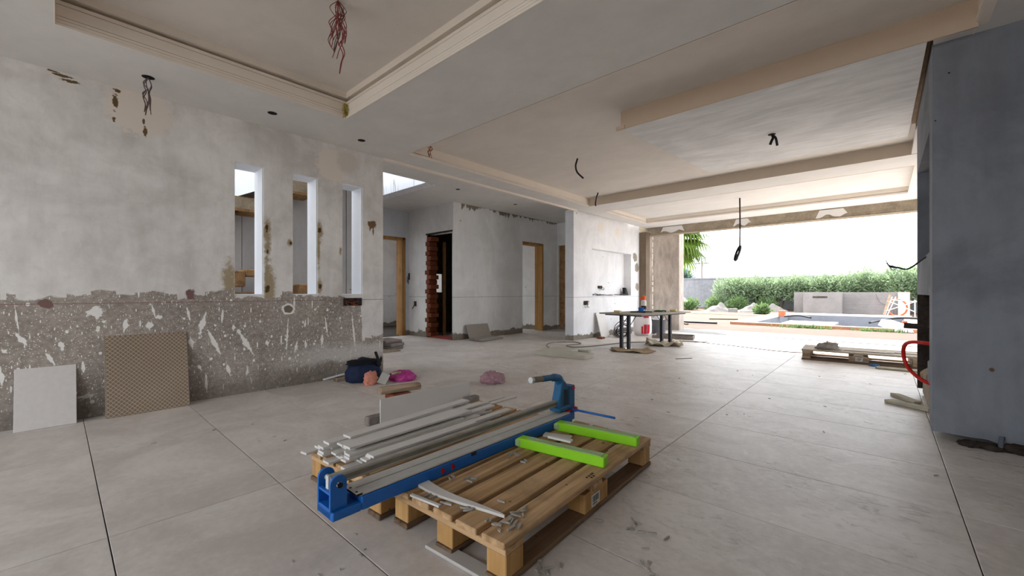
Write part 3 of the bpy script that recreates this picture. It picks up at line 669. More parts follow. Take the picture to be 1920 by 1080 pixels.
# carriage with its handle
hd = MB().prism([(1.37, .075), (1.50, .07), (1.50, .145), (1.47, .195), (1.435, .24), (1.40, .245), (1.385, .185), (1.37, .14)], -.028, .03, Matrix(((0, 0, 1, 0), (1, 0, 0, 0), (0, 1, 0, 0), (0, 0, 0, 1)))).build('cutting_head', M_blued, tcut, bevel=.006)
MB().box(-.034, .036, 1.47, 1.525, .055, .205).build('head_plate', M_blued, hd, bevel=.004); MB().box(-.04, .042, 1.36, 1.47, .066, .094).build('carriage_slide', M_blued, hd, bevel=.006)
MB().box(.030, .034, 1.42, 1.45, .10, .19).build('slot', M_black, hd)
MB().lathe([(.006, 0), (.016, .002), (.016, .02), (.006, .024)], 12, Matrix.Translation((.04, 1.505, .062)) @ Mx).build('red_knob', M_redp, hd); MB().lathe([(.009, 0), (.009, .012)], 10, Matrix.Translation((.035, 1.50, .19)) @ Mx).build('screw', M_redp, hd)
MB().box(.0, .05, 1.44, 1.50, .055, .068).build('red_bearing', M_redp, hd)
hn = MB().tube(spline([(0, 1.42, .23), (0, 1.39, .262), (0, 1.33, .273), (0, 1.24, .28)], 6), [.028] * 6 + [.023] * 6 + [.018] * 7, 8).build('handle', M_blued, tcut, smooth=True)
MB().tube([(0, 1.245, .28), (0, 1.155, .287)], .0165, 10).build('grip', M_grip, hn, smooth=True); MB().tube([(0, 1.156, .287), (0, 1.135, .289)], .0168, 10).build('grip_cap', M_greyp, hn)
# far bracket and side rod
MB().box(-.05, .052, 1.45, 1.50, .003, .05).build('far_bracket', M_blue, tcut, bevel=.004)
MB().tube([(.02, 1.475, .066), (.335, 1.47, .072)], .007, 8).build('stop_rod', M_blue, tcut, smooth=True)
for y in (.46, .515):
    MB().prism([(0, 0), (.022, .012), (0, .03)], 0, .004, Matrix.Translation((.068, y, .012)) @ Matrix(((0, 0, 1, 0), (1, 0, 0, 0), (0, 1, 0, 0), (0, 0, 0, 1)))).build('red_marker', M_redp, tb)
MB().box(.064, .07, .63, .66, .038, .051).build('clip', M_black, tb)
for (x, y, a, nm) in ((.078, .955, 8.5, 0), (.078, 1.285, 8.5, 1)):
    Mr = Matrix.Translation((x, y, .0)) @ Matrix.Rotation(math.radians(a - .4), 4, 'Z')
    ar = MB().box(0, .455, -.028, .028, .0, .045, Mr).build('support_arm', M_green, tcut, bevel=.003)
    MB().box(.05, .44, -.024, -.006, .0451, .0475, Mr).build('arm_pad', M_greend, ar); MB().box(.05, .44, -.002, .022, .0451, .0470, Mr).build('arm_pad', M_greend, ar)
    MB().box(-.012, .02, -.034, .034, .004, .04, Mr).build('arm_bracket', M_greend, ar, bevel=.006)

# ================================================================ tile strips and offcuts
M_tile = plain('tile_face', lin(206, 202, 196), .5, var=.06, scale=6, spec=.4); M_tile2 = plain('tile_body', lin(178, 174, 168), .75, var=.1, scale=18)
def strip(x, y, z, l, wdt, a, label, group='tile strips on the left pallet', th=.0105, tilt=0.0, mat=None, name='tile_strip', cat='tile strip'):
    o = MB().box(-wdt / 2, wdt / 2, 0, l, 0, th).build(name, mat or M_tile, bevel=.0008)
    o.location = (x, y, z); o.rotation_euler = (tilt, 0, math.radians(a)); return tag(o, label, cat, group)
rr = random.Random(21); z0 = .1455
cols = [(-1.985, .845, 6), (-1.925, .835, 8), (-1.865, .85, 8), (-1.805, .86, 8), (-1.745, .88, 7), (-1.685, .90, 6)]
ORD = ('lowest', 'second', 'third', 'fourth', 'fifth', 'sixth', 'seventh', 'eighth'); COL = ('leftmost', 'second', 'third', 'fourth', 'fifth', 'sixth')
for ci, (x, y, n) in enumerate(cols):
    for k in range(n - 1):
        strip(x + rr.uniform(-.007, .007), y + rr.uniform(-.045, .07), z0 + k * .0112, rr.uniform(.62, .98), rr.uniform(.042, .055), 2.2 + rr.uniform(-.5, .5), 'grey tile strip, %s layer in the %s column from left of the strip pile' % (ORD[k], COL[ci]))
zt = lambda n: z0 + (n - 1) * .0112
strip(-1.905, .93, z0 + 7.05 * .0112, .83, .062, 5.5, 'wide pale tile strip on top of the pile, nearest the upright tile offcut')
strip(-1.775, .865, z0 + 7.05 * .0112, .74, .060, 2.0, 'pale tile strip on top of the middle of the pile')
strip(-1.66, .915, z0 + 5.05 * .0112, .62, .058, 1.2, 'pale tile strip on the pile right beside the steel guide bar')
strip(-2.055, .79, z0 + .001, .35, .05, 9, 'tile strip sticking out past the left corner of the left pallet')
strip(-2.05, 1.60, z0 + .001, .60, .022, 2.0, 'narrow tile sliver reaching past the far end of the left pallet, left of two')
strip(-1.985, 1.78, z0 + .0125, .46, .034, 1.0, 'narrow tile sliver reaching past the far end of the left pallet, right of two', tilt=-.01)
strip(-1.545, 1.005, .1455, .58, .036, 1.8, 'short pale strip lying between the guide bar and the blue beam', None)
strip(-1.525, 1.42, .1455, .66, .060, 1.6, 'broad tile strip beside the blue beam towards the handle end', None)
strip(-2.40, 1.62, .145, .01, .01, 0, None) if False else None
# curved offcut (a planed curve) on the bare boards
pts_t, pts_b = [], []
for k in range(15):
    t = k / 14; x = -1.385 + .42 * t; yc = .985 - .03 * math.sin(t * math.pi) * (1 - t) + .045 * t
    wd_ = .030 * (1 - t) ** .8 + .003; pts_t.append((x, yc + wd_)); pts_b.append((x, yc - wd_ * .6))
tag(MB().prism(pts_b + pts_t[::-1], .1455, .1555).build('tile_offcut', M_tile), 'curved tapering tile offcut lying across the near end of the bare boards', 'tile offcut')
strip(-1.335, .905, .1455, .15, .014, -82, 'thin tile splinter beside the curved offcut', None, .008)
strip(-1.21, .945, .1455, .05, .008, -70, 'small dark sliver tucked under the curved offcut edge', None, .006, mat=M_tile2)
strip(-1.245, 1.655, .193, .125, .030, -82, 'short tile offcut lying on the nearer green arm', None)
strip(-1.365, 1.77, .1455, .15, .05, -70, 'pale tile piece between the two green arms by the cutter bed', None)
strip(-1.225, .915, .001, .36, .055, -86, 'grey tile strip lying on the floor half under the nearest pallet corner', None, .012, mat=M_tile2)
# upright offcut standing beside the left pallet with its two props
M_old = concrete('old_mortar_block', lin(132, 124, 118), 20, .25)
tag(MB().box(-2.575, -2.563, 1.50, 2.30, .0, .18, Matrix.Translation((-2.569, 1.9, 0)) @ Matrix.Rotation(math.radians(-2.2), 4, 'Z') @ Matrix.Translation((2.569, -1.9, 0))).build('tile_offcut', M_tile, bevel=.001), 'tall grey tile offcut standing on edge behind the strip pile', 'tile offcut')
tag(MB().box(-2.66, -2.60, 1.42, 1.62, 0, .065).build('stone_block', M_old, bevel=.008), 'small grey mortar block propping the left end of the upright offcut', 'block')
tag(MB().box(-2.535, -2.47, 2.20, 2.34, 0, .07).build('stone_block', M_old, bevel=.008), 'dark mortar lump at the far end of the upright offcut', 'block')
tm = empty('timber_offcut', (-3.17, 1.83, .055), math.radians(-12), 'weathered timber offcut lying on a broken red brick', 'timber')
m = MB(); rr = random.Random(2)
for k in range(6):
    pass
m.prism([(-.05, 0), (.045, .004), (.055, .04), (.03, .06), (-.03, .058), (-.056, .03)], 0, .36, Matrix.Rotation(math.radians(-90), 4, 'X') @ Matrix.Scale(-1, 4, (0, 1, 0)))
m.build('timber', M_timber, tm, bevel=.006)
tag(MB().box(-3.20, -3.06, 1.9, 2.08, 0, .053).build('broken_brick', M_brick, bevel=.008), 'broken red brick under the weathered timber offcut', 'brick')

# shards: small chips of snapped tile
M_shard = plain('tile_chip', lin(158, 154, 146), .8, var=.2, scale=60)
shard_me = []
for k in range(7):
    rr = random.Random(50 + k); L_ = rr.uniform(.008, .019); W_ = rr.uniform(.003, .006)
    pl_ = [(-L_, -W_ * .6), (-L_ * .2, -W_), (L_, -W_ * .3), (L_ * .8, W_ * .7), (-L_ * .1, W_), (-L_ * .9, W_ * .5)]
    shard_me.append(MB().prism(pl_, 0, rr.uniform(.004, .007)).mesh('tile_shard', M_shard))
def shards(spots, z, label, group, seed, sz_=1.0):
    rr = random.Random(seed)
    for (x, y, n, s) in spots:
        for k in range(n):
            o = inst('tile_shard', rr.choice(shard_me), None, (x + rr.gauss(0, s), y + rr.gauss(0, s), z + rr.uniform(0, .0015)), (rr.uniform(-.12, .12), rr.uniform(-.08, .08), rr.uniform(0, 6.3)), (sz_,) * 3)
            tag(o, label, 'tile shard', group)
shards([(-1.30, 1.46, 6, .018), (-1.215, 1.42, 2, .012), (-1.27, 1.16, 3, .016), (-1.34, 1.10, 2, .02), (-1.10, 1.0, 4, .015), (-.945, 1.075, 7, .022), (-.93, 1.02, 5, .014), (-.955, .975, 3, .012), (-.90, 1.0, 2, .02), (-1.0, .985, 2, .012), (-1.03, 1.12, 1, .02), (-1.25, .96, 3, .02)], .1450,
       'small broken tile shard lying on the bare boards of the right pallet', 'tile shards on the right pallet', 61)
shards([(-.84, 1.06, 10, .03), (-.80, 1.00, 8, .03), (-.73, 1.06, 4, .02), (-.72, 1.5, 7, .035), (-.62, 1.55, 2, .02), (-.56, 1.36, 2, .03), (-.60, 1.31, 2, .02)], .0005, 'small grey tile shard scattered on the floor beside the nearest pallet', 'tile shards on the floor', 62)
shards([(-1.38, .72, 3, .05), (-1.35, .62, 3, .07)], .0005, 'dark crumb of tile on the floor near the blue bracket', 'crumbs by the bracket', 63, .5)
shards([(-2.8, .9, 4, .05), (-3.2, .62, 3, .2), (.35, 2.0, 2, .3), (0, 2.6, 6, .7), (-1.2, 4.2, 8, .9), (-.4, 5.6, 8, .9), (-2.4, 3.9, 4, .6)], .0005, 'loose speck of rubble lying out on the open floor', 'specks on the open floor', 64, .7)

# ================================================================ along the left wall
def leaning(name, y0, y1, hgt, foot, th, mat, label, top=XW + .004):
    ang = math.asin((foot - top) / hgt)
    r = empty(name, (foot, y0, .0015), 0, label, 'tile'); r.rotation_euler = (0, -ang, 0)
    MB().box(-th, 0, 0, y1 - y0, 0, hgt).build('slab', mat, r, bevel=.0015); return r, y1 - y0
leaning('leaning_tile', -.19, .095, .415, -4.21, .010, plain('grey_tile_face', lin(202, 197, 193), .5, var=.09, scale=30), 'smooth pale grey tile leaning against the left wall, leftmost of two')
bt, bw_ = leaning('leaning_tile', .238, .728, .605, -4.185, .022, plain('brown_tile_back', lin(128, 114, 100), .85, var=.2, scale=3), 'large brown tile leaning on the wall with a diamond ribbed back')
m = MB(); L_ = bw_; H_ = .605; sp = .029; rt = .0017; a0 = .50
def clip(c0, sgn):      # rib of slope sgn*1 through (c0,0), clipped to the tile
    P = []
    for t in (0, H_): P.append((c0 + sgn * t * .95, t))
    (ya, za), (yb, zb) = P
    def cut(y, z, y2, z2, lim):
        t = (lim - y) / (y2 - y); return lim, z + (z2 - z) * t
    for lim, side in ((0.004, -1), (L_ - .004, 1)):
        if (ya - lim) * side > 0 and (yb - lim) * side > 0: return None
        if (ya - lim) * side > 0: ya, za = cut(ya, za, yb, zb, lim)
        elif (yb - lim) * side > 0: yb, zb = cut(yb, zb, ya, za, lim)
    return (ya, za), (yb, zb)
for sgn in (1, -1):
    for k in range(-40, 60):
        r_ = clip(k * sp, sgn)
        if r_ is None: continue
        (ya, za), (yb, zb) = r_
        if abs(zb - za) < .01: continue
        dy, dz = yb - ya, zb - za; l_ = math.hypot(dy, dz); nx, nz = -dz / l_ * rt, dy / l_ * rt; i = len(m.v)
        for xx in (0, .0016):
            f_ = 1 if xx == 0 else .6
            m.v += [(xx, ya + nx * f_, za + nz * f_), (xx, ya - nx * f_, za - nz * f_), (xx, yb - nx * f_, zb - nz * f_), (xx, yb + nx * f_, zb + nz * f_)]
        m.f += [(i + 4, i + 5, i + 6, i + 7), (i, i + 1, i + 5, i + 4), (i + 2, i + 3, i + 7, i + 6), (i + 1, i + 2, i + 6, i + 5), (i + 3, i, i + 4, i + 7)]
o = m.build('diamond_ribs', plain('rib_tan', lin(182, 164, 140), .8, var=.15, scale=5), bt); o['kind'] = 'stuff'
# electric box chiselled into the wall under the third slit
M_cop = plain('orange_wire', lin(186, 88, 44), .6); M_wred = plain('wire_red', lin(142, 66, 62), .6); M_wgrey = plain('wire_grey', lin(96, 88, 90), .6); M_wbrown = plain('wire_brown', lin(92, 70, 66), .6); M_wyel = plain('wire_yellow', lin(170, 150, 62), .6)
def wires(name, c, n, spread, length, r, mats, label, seed, down=True, parent=None, knot=.35):
    rr = random.Random(seed); e = empty(name, c, 0, label, 'wire')
    for k in range(n):
        a = rr.uniform(0, 6.28); pts = [Vector((0, 0, 0))]; steps = 5
        L = length * rr.uniform(.6, 1.0)
        for s_ in range(1, steps + 1):
            t = s_ / steps; w_ = spread * (knot if abs(t - .35) < .12 else 1) * rr.uniform(.3, 1)
            pts.append(Vector((math.cos(a + t * 2) * w_, math.sin(a + t * 2) * w_, -L * t)))
        if k % 2 == 0:     # looped back up
            pts += [Vector((p.x * 1.25 + .006, p.y * 1.2, p.z + .012)) for p in reversed(pts[2:5])]
        MB().tube(spline(pts, 5), r, 5).build('strand', mats[k % len(mats)], e, smooth=True)
    return e
jb = empty('junction_box', (XW, 2.175, .815), 0, 'chiselled electric box with tangled orange wires below the third slit window', 'junction box')
m = MB().box(-.002, .006, -.105, .105, -.042, .042); m.build('box_rim', M_darkmasonry, jb); MB().box(.006, .02, .04, .10, -.035, .035).build('black_socket', M_black, jb, bevel=.004)
rr = random.Random(9)
for k in range(9):
    pts = [(.008, rr.uniform(-.1, .04), rr.uniform(-.03, .03))] + [(rr.uniform(.01, .035), rr.uniform(-.10, .06), rr.uniform(-.035, .035)) for _ in range(4)]
    MB().tube(spline(pts, 5), .0022, 5).build('wire', [M_cop, M_wbrown, M_black][k % 3], jb, smooth=True)

# ================================================================ bags and tools by the end of the left wall
def bag_mat(name, c, trans=.35, rough=.35):
    M_ = NM(name, rough, 0, .5); n_ = M_.noise(M_.obj(), 12, 5); M_.col(M_.mix(n_, tuple(q * .6 for q in c), tuple(min(1, q * 1.3) for q in c)))
    tr = M_.node('ShaderNodeBsdfTranslucent'); M_.set(tr.inputs[0], c); ms = M_.node('ShaderNodeMixShader'); ms.inputs[0].default_value = trans
    M_.t.links.new(M_.b.outputs[0], ms.inputs[1]); M_.t.links.new(tr.outputs[0], ms.inputs[2]); M_.t.links.new(ms.outputs[0], M_.out.inputs['Surface'])
    M_.bump(M_.noise(M_.obj(), 34, 4, .7), .5, .01); return M_.m
tbag = empty('tool_bag', (-4.03, 2.15, 0), 0, 'dark navy soft tool bag slumped at the end of the left wall', 'bag')
o = inst('bag_body', blob_mesh('bag_body', (.15, .19, .235), 3, .16, plain('navy_fabric', lin(24, 36, 62), .8, var=.4, scale=14, bump=.3), 4, 1.8, -.5), tbag)
inst('bag_mouth', blob_mesh('bag_mouth', (.125, .17, .05), 5, .25, plain('black_fabric', lin(18, 18, 22), .9), 4, 2.4, -.3), tbag, (0, 0, .175))
MB().tube(spline([(.10, .10, .12), (.12, .13, .2), (.09, .15, .235), (.05, .16, .20)], 6), .008, 6).build('strap', M_black, tbag, smooth=True)
tag(MB().box(-.012, .012, -.012, .012, 0, .16, Matrix.Translation((-3.90, 2.265, .155)) @ Matrix.Rotation(.35, 4, 'X')).build('hand_tool', M_black, bevel=.004), 'black tool handle standing up out of the navy bag', 'tool')
tag(inst('cloth_bundle', blob_mesh('cloth_bundle', (.055, .07, .135), 8, .3, bag_mat('salmon_cloth', lin(226, 152, 130), .2, .8), 4, 2.6, -.6, .2), None, (-3.80, 2.10, 0)), 'salmon pink crumpled cloth bundle in front of the navy bag', 'cloth')
tw = empty('trowel', (-3.70, 2.15, .002), 0, 'square trowel leaning by the pink bags', 'trowel')
Mt = Matrix.Rotation(math.radians(42), 4, 'Z') @ Matrix.Rotation(math.radians(58), 4, 'X') @ Matrix.Rotation(math.radians(-18), 4, 'Z')
MB().box(-.045, .045, .014, .125, -.002, .002, Mt).build('blade', plain('trowel_steel', lin(166, 164, 156), .6, .3, var=.2), tw)
MB().tube([Mt @ Vector((.02, .115, 0)), Mt @ Vector((.03, .135, -.02)), Mt @ Vector((.045, .150, -.03))], .006, 6).build('tang', M_black, tw); MB().tube([Mt @ Vector((.04, .145, -.028)), Mt @ Vector((.11, .20, -.06))], .012, 8).build('handle', M_timber, tw, smooth=True)
tag(inst('plastic_bag', blob_mesh('plastic_bag', (.145, .125, .10), 12, .14, bag_mat('magenta_plastic', lin(206, 70, 160), .35), 5, 1.7, -.45, .22), None, (-3.76, 2.44, 0), (0, 0, .6)), 'magenta plastic bag lying beside the trowel', 'plastic bag')
tag(inst('plastic_bag', blob_mesh('plastic_bag', (.13, .13, .115), 17, .16, bag_mat('mauve_plastic', lin(196, 158, 168), .4, .15), 5, 1.9, -.45, .30), None, (-2.97, 2.99, 0), (0, 0, .3)), 'mauve clear plastic bag alone on the open floor', 'plastic bag')
o = bpy.data.objects[-1] if False else None
mb_ = bag_mat('navy_print', lin(40, 50, 84), .1)
tag(MB().box(-4.20, -4.175, 1.80, 2.13, .055, .066, Matrix.Translation((-4.19, 1.97, .06)) @ Matrix.Rotation(.12, 4, 'X') @ Matrix.Translation((4.19, -1.97, -.06))).build('white_batten', M_reveal), 'thin white batten propped on a scrap of wood by the navy bag', 'batten')
tag(MB().box(-4.23, -4.15, 1.92, 2.02, 0, .042).build('wood_scrap', M_timber, bevel=.006), 'small scrap of brown wood under the white batten', 'wood scrap')

# ================================================================ in the hall
hs = plain('grey_slab', lin(156, 149, 140), .8, var=.08); 
o = MB().box(0, .014, 0, .60, 0, .30).build('stone_tile', hs, bevel=.002); o.location = (-5.955, 5.36, .002); o.rotation_euler = (0, math.radians(-24), 0); tag(o, 'grey tile leaning against the hall wall corner', 'tile')
for k, (dx, dy, a) in enumerate(((0, 0, 4), (.02, -.02, 7), (-.01, .01, 2))):
    o = MB().box(-.16, .16, -.32, .32, 0, .014).build('stone_tile', hs, bevel=.002); o.location = (-5.72 + dx, 5.60 + dy, .0008 + k * .0148); o.rotation_euler = (0, 0, math.radians(a)); tag(o, 'flat grey tile, %s of three stacked on the hall floor' % ('lowest', 'middle', 'topmost')[k], 'tile')
for k, (dx, a) in enumerate(((0, 8), (.02, 16), (-.03, 4))):
    o = MB().box(-.20, .20, -.16, .16, 0, .05).build('paving_block', M_old, bevel=.01); o.location = (-6.0 + dx, 3.62, .001 + k * .052); o.rotation_euler = (0, 0, math.radians(a)); tag(o, 'rough grey block, %s of a small stack just past the end of the left wall' % ('lowest', 'middle', 'topmost')[k], 'block')
# L-shaped cut slab
m = MB().prism([(0, 0), (.82, 0), (.82, .30), (.42, .30), (.42, .60), (0, .60)], 0, .055)
o = m.build('cut_slab', plain('pale_slab', lin(178, 174, 160), .7, var=.1, scale=12), bevel=.004); o.location = (-3.83, 4.72, .001); o.rotation_euler = (0, 0, math.radians(6)); tag(o, 'pale L-shaped cut slab lying on the floor before the niche wall', 'slab')
o = MB().box(0, .46, 0, .09, 0, .03).build('stone_edging', plain('pale_slab_edge', lin(170, 166, 152), .8)); o.location = (-3.78, 5.36, .001); o.rotation_euler = (0, 0, math.radians(6)); tag(o, 'narrow offcut lying along the back of the L-shaped slab', 'offcut')
# hose looped over the floor
pts = [(-3.90, 5.30, .008), (-4.28, 5.62, .008), (-4.46, 6.02, .008), (-4.25, 6.35, .008), (-3.98, 6.22, .008), (-4.05, 5.88, .008), (-3.80, 5.80, .008), (-3.62, 6.25, .008), (-3.50, 6.85, .008), (-3.25, 7.25, .008), (-2.9, 7.75, .008), (-2.3, 8.05, .008)]
tag(MB().tube(spline(pts, 10), .008, 6).build('hose', plain('hose_grey', lin(120, 112, 104), .6), smooth=True), 'thin grey hose looped over the floor in front of the niche wall', 'hose')
# bathroom taps, hall boxes
for (y, z, nm) in ((4.62, 1.06, 'upper'), (4.68, .68, 'lower')): pass
def wallbox(loc, axis, label, wd=.05, hh=.03, seed=1, cols_=(M_black, M_wgrey)):
    e = empty('socket_box', loc, 0, label, 'socket box'); d = .012
    if axis == 'X': MB().box(-.002, d, -wd, wd, -hh, hh).build('box', M_darkmasonry, e, bevel=.003)
    else: MB().box(-wd, wd, -d, .002, -hh, hh).build('box', M_darkmasonry, e, bevel=.003)
    rr = random.Random(seed)
    for k in range(4):
        o_ = lambda s_: rr.uniform(-1, 1) * s_
        P = [(0, 0, 0), (o_(wd), d + .02, o_(hh)), (o_(wd * 1.6), d + .035, -hh + o_(hh)), (o_(wd * 2), d + .02, -hh * 2.2)]
        P = [(b, a, c) if axis == 'X' else (a, -b, c) for a, b, c in P]
        MB().tube(spline(P, 6), .003, 5).build('wire', cols_[k % len(cols_)], e, smooth=True)
    return e
wallbox((-4.378, 7.02, .71), 'X', 'open socket box with loose wires on the white niche wall', .075, .04, 2)
wallbox((-4.548, 7.86, 1.03), 'X', 'green cable connector with loose wire inside the wall niche', .09, .03, 3, (plain('green_plastic', lin(52, 112, 56), .6), M_wgrey))
wallbox((-7.34, 5.078, .68), 'Y', 'open socket box low on the hall wall left of the brick doorway', .04, .05, 4)
wallbox((-7.56, 5.078, 1.26), 'Y', 'oval dark hole high in the corner of the hall wall', .02, .07, 5)
# clutter along the niche sill
sill = empty('cable_heap', (-4.46, 7.35, .847), 0, 'heap of dark cable offcuts along the niche sill', 'cable'); rr = random.Random(13)
for k in range(14):
    y = rr.uniform(0, 1.45); pts = [(rr.uniform(-.06, .06), y + d, .008 + abs(rr.gauss(0, .012))) for d in (0, .06, .13, .2)]
    MB().tube(spline(pts, 5), .007, 5).build('cable', [M_black, M_wgrey, M_wbrown][k % 3], sill, smooth=True)
o = MB().prism([(0, 0), (.14, 0), (.05, .16), (0, .18)], -.04, .04, Matrix(((0, 0, 1, 0), (1, 0, 0, 0), (0, 1, 0, 0), (0, 0, 0, 1)))).build('black_bracket', M_black); o.location = (-4.46, 8.80, .8465); tag(o, 'black wedge shaped bracket at the right end of the niche sill', 'bracket')

# ================================================================ work table under the niche
M_legs = plain('table_black_steel', lin(40, 40, 44), .5, .3); tbl = empty('work_table', (0, 0, 0), 0, 'low black steel work table with a thin grey board top', 'table')
Mtab = Matrix.Translation((-2.98, 6.68, 0)) @ Matrix.Rotation(math.radians(-9), 4, 'Z')
MB().box(-.40, .40, -.74, .74, .565, .585, Mtab).build('tabletop', plain('board_top', lin(150, 144, 132), .7, var=.15), tbl, bevel=.003)
MB().box(-.34, .34, -.66, .66, .545, .5645, Mtab).build('apron', M_legs, tbl)
for x, y in ((-.075, -.58), (.075, -.60), (-.075, .60), (.075, .62)): MB().box(x - .024, x + .024, y - .024, y + .024, .012, .545, Mtab).build('leg', M_legs, tbl, bevel=.003)
for y in (-.59, .61): MB().box(-.26, .26, y - .03, y + .03, .0, .012, Mtab).build('foot', M_legs, tbl, bevel=.002)
for y, s_ in ((-.55, 1), (.57, -1)):
    MB().tube([Mtab @ Vector((-.075, y, .40)), Mtab @ Vector((-.075, y + s_ * .16, .54))], .006, 6).build('brace', M_legs, tbl); MB().tube([Mtab @ Vector((.075, y, .40)), Mtab @ Vector((.075, y + s_ * .16, .54))], .006, 6).build('brace', M_legs, tbl)
def ontable(x, y): v = Mtab @ Vector((x, y, .5858)); return v
cup = empty('paint_cup', ontable(-.02, -.12), 0, 'small bright blue cup standing on the work table', 'cup')
MB().lathe([(.038, 0), (.045, .075), (.046, .08), (.041, .078), (.035, .008)], 18).build('cup_body', plain('blue_plastic', lin(30, 96, 176), .5), cup, smooth=False)
MB().tube(spline([(.044, 0, .06), (.075, 0, .055), (.072, 0, .025), (.04, 0, .02)], 5), .005, 6).build('cup_handle', bpy.data.materials['blue_plastic'], cup, smooth=True)
M_spo = plain('sponge_yellow', lin(206, 190, 132), .95, var=.15, scale=60)
for (x, y, lb) in ((-.15, -.58, 'yellow sponge at the near end of the work table'), (.18, .55, 'yellow sponge at the garden end of the work table')):
    o = MB().box(-.055, .055, -.035, .035, 0, .038).build('sponge', M_spo, bevel=.008); o.location = ontable(x, y); tag(o, lb, 'sponge')
tr = empty('tool_tray', ontable(-.02, -.14) + Vector((0, 0, 0)), 0, 'dark tools lying round the blue cup on the work table', 'tools')
for k, (a, b, c, d) in enumerate(((-.12, -.12, .14, -.09), (-.1, .12, .1, .14), (.08, -.1, .15, .1))): MB().box(0, math.hypot(c - a, d - b), -.018, .018, 0, .016, Matrix.Translation((a, b, 0)) @ Matrix.Rotation(math.atan2(d - b, c - a), 4, 'Z')).build('tool', M_black, tr, bevel=.003)
gl = empty('work_glove', ontable(.05, .28), .4, 'crumpled green work glove on the table', 'glove'); M_glv = plain('glove_green', lin(46, 84, 44), .9)
inst('palm', blob_mesh('palm', (.07, .05, .028), 21, .3, M_glv, 3, 3), gl)
for k in range(4): MB().tube(spline([(.05, -.035 + k * .023, .012), (.09, -.04 + k * .026, .018), (.13, -.045 + k * .03, .01)], 4), .010, 6).build('finger', M_glv, gl, smooth=True)
# wrappings round the table feet
M_card = plain('cardboard', lin(176, 156, 126), .9, var=.2); M_rag = plain('pale_rag', lin(206, 194, 172), .95, var=.15)
def rag(loc, rz, size, mat, label, seed, cat):
    n = 14; rr = random.Random(seed); m = MB()
    for i in range(n):
        for j in range(n):
            u, v = i / (n - 1) - .5, j / (n - 1) - .5; off = Vector((seed * 3.1, 0, 0))
            e = max(abs(u), abs(v)) * 2; w_ = 1 + .25 * mnoise.noise(Vector((u * 3, v * 3, seed)))
            z = .004 + max(0, mnoise.noise(Vector((u * 5, v * 5, 0)) + off) + .25) * size[2] * (.35 + .65 * e)
            m.v.append((u * size[0] * w_, v * size[1] * w_, z))
    for i in range(n - 1):
        for j in range(n - 1): a = i * n + j; m.f.append((a, a + n, a + n + 1, a + 1))
    o = m.build('rag', mat, smooth=True); s_ = o.modifiers.new('solid', 'SOLIDIFY'); s_.thickness = .003; o.location = loc; o.rotation_euler = (0, 0, rz); o.name = 'cardboard_sheet' if cat == 'cardboard' else 'floor_rag'
    return tag(o, label, cat)
rag((-2.90, 6.03, .003), .3, (.62, .36, .055), M_card, 'crumpled brown cardboard under the nearer table feet', 3, 'cardboard')
rag((-2.83, 7.10, .003), .5, (.62, .44, .13), M_rag, 'pale crumpled rag round the farther table feet', 6, 'rag')
# cement bag, bucket with jug, spray can, leaning offcut, cable tangle
cb = empty('cement_sack', (-3.84, 8.42, 0), .3, 'white plastic sack with red print standing behind the work table', 'sack')
inst('sack', blob_mesh('sack', (.20, .14, .50), 31, .10, plain('sack_white', lin(226, 222, 222), .6, var=.08, scale=10, bump=.2), 4, 1.8, -.8, 0, .55), cb)
M_redprint = plain('sack_red', lin(206, 32, 56), .6)
for (a0_, a1_, z0_, z1_) in ((-1.25, -.95, .04, .24), (-.85, -.60, .05, .24), (-1.6, -1.35, .04, .20), (-1.3, -.7, .38, .44)):
    m = MB(); n = 6
    body = [q for q in bpy.data.objects if q.parent == cb and q.name.startswith('sack')][0].data
    pts = []
    for iz in range(5):
        for k in range(n + 1):
            an = a0_ + (a1_ - a0_) * k / n; zq = z0_ + (z1_ - z0_) * iz / 4
            best = max((v.co for v in body.vertices if abs(v.co.z - zq) < .05), key=lambda c: c.x * math.cos(an) + c.y * math.sin(an))
            r_ = max(.10, best.x * math.cos(an) + best.y * math.sin(an)) + .004
            m.v.append((math.cos(an) * r_, math.sin(an) * r_, zq))
    for iz in range(4):
        for k in range(n): q = iz * (n + 1) + k; m.f.append((q, q + 1, q + n + 2, q + n + 1))
    m.build('red_print', M_redprint, cb)
bk = empty('mortar_bucket', (-3.72, 8.98, 0), 0, 'dark mortar bucket with a pale cap of plastic jug inside', 'bucket')
MB().lathe([(.14, 0), (.17, .30), (.178, .30), (.178, .315), (.162, .315), (.135, .02)], 20).build('bucket_body', plain('bucket_dark', lin(92, 92, 96), .8, var=.3), bk)
MB().tube(spline([(.17, 0, .29), (.10, -.12, .20), (-.10, -.12, .20), (-.17, 0, .29)], 6), .004, 5).build('bail', M_black, bk)
tag(MB().lathe([(.11, .03), (.125, .1), (.12, .30), (.06, .40), (.03, .42), (.03, .47), (.028, .47)], 18, Matrix.Translation((-3.72, 8.98, .02))).build('plastic_jug', plain('jug_white', lin(214, 218, 224), .4), smooth=True), 'white plastic jug standing in the dark mortar bucket', 'jug')
sp_ = empty('foam_can', ontable(-.33, .43), 0, 'orange and white foam spray can by the corner of the niche wall', 'spray can')
MB().lathe([(.045, 0), (.045, .17), (.03, .195)], 16).build('can_body', plain('can_white', lin(220, 216, 210), .4), sp_); MB().lathe([(.034, .196), (.036, .26), (.012, .275)], 14).build('cap', plain('can_orange', lin(226, 92, 44), .5), sp_)
MB().box(-.07, -.02, -.012, .012, .20, .24).build('trigger', bpy.data.materials['can_orange'], sp_, bevel=.003); MB().lathe([(.0455, .02), (.0455, .09)], 16).build('band', M_black, sp_)
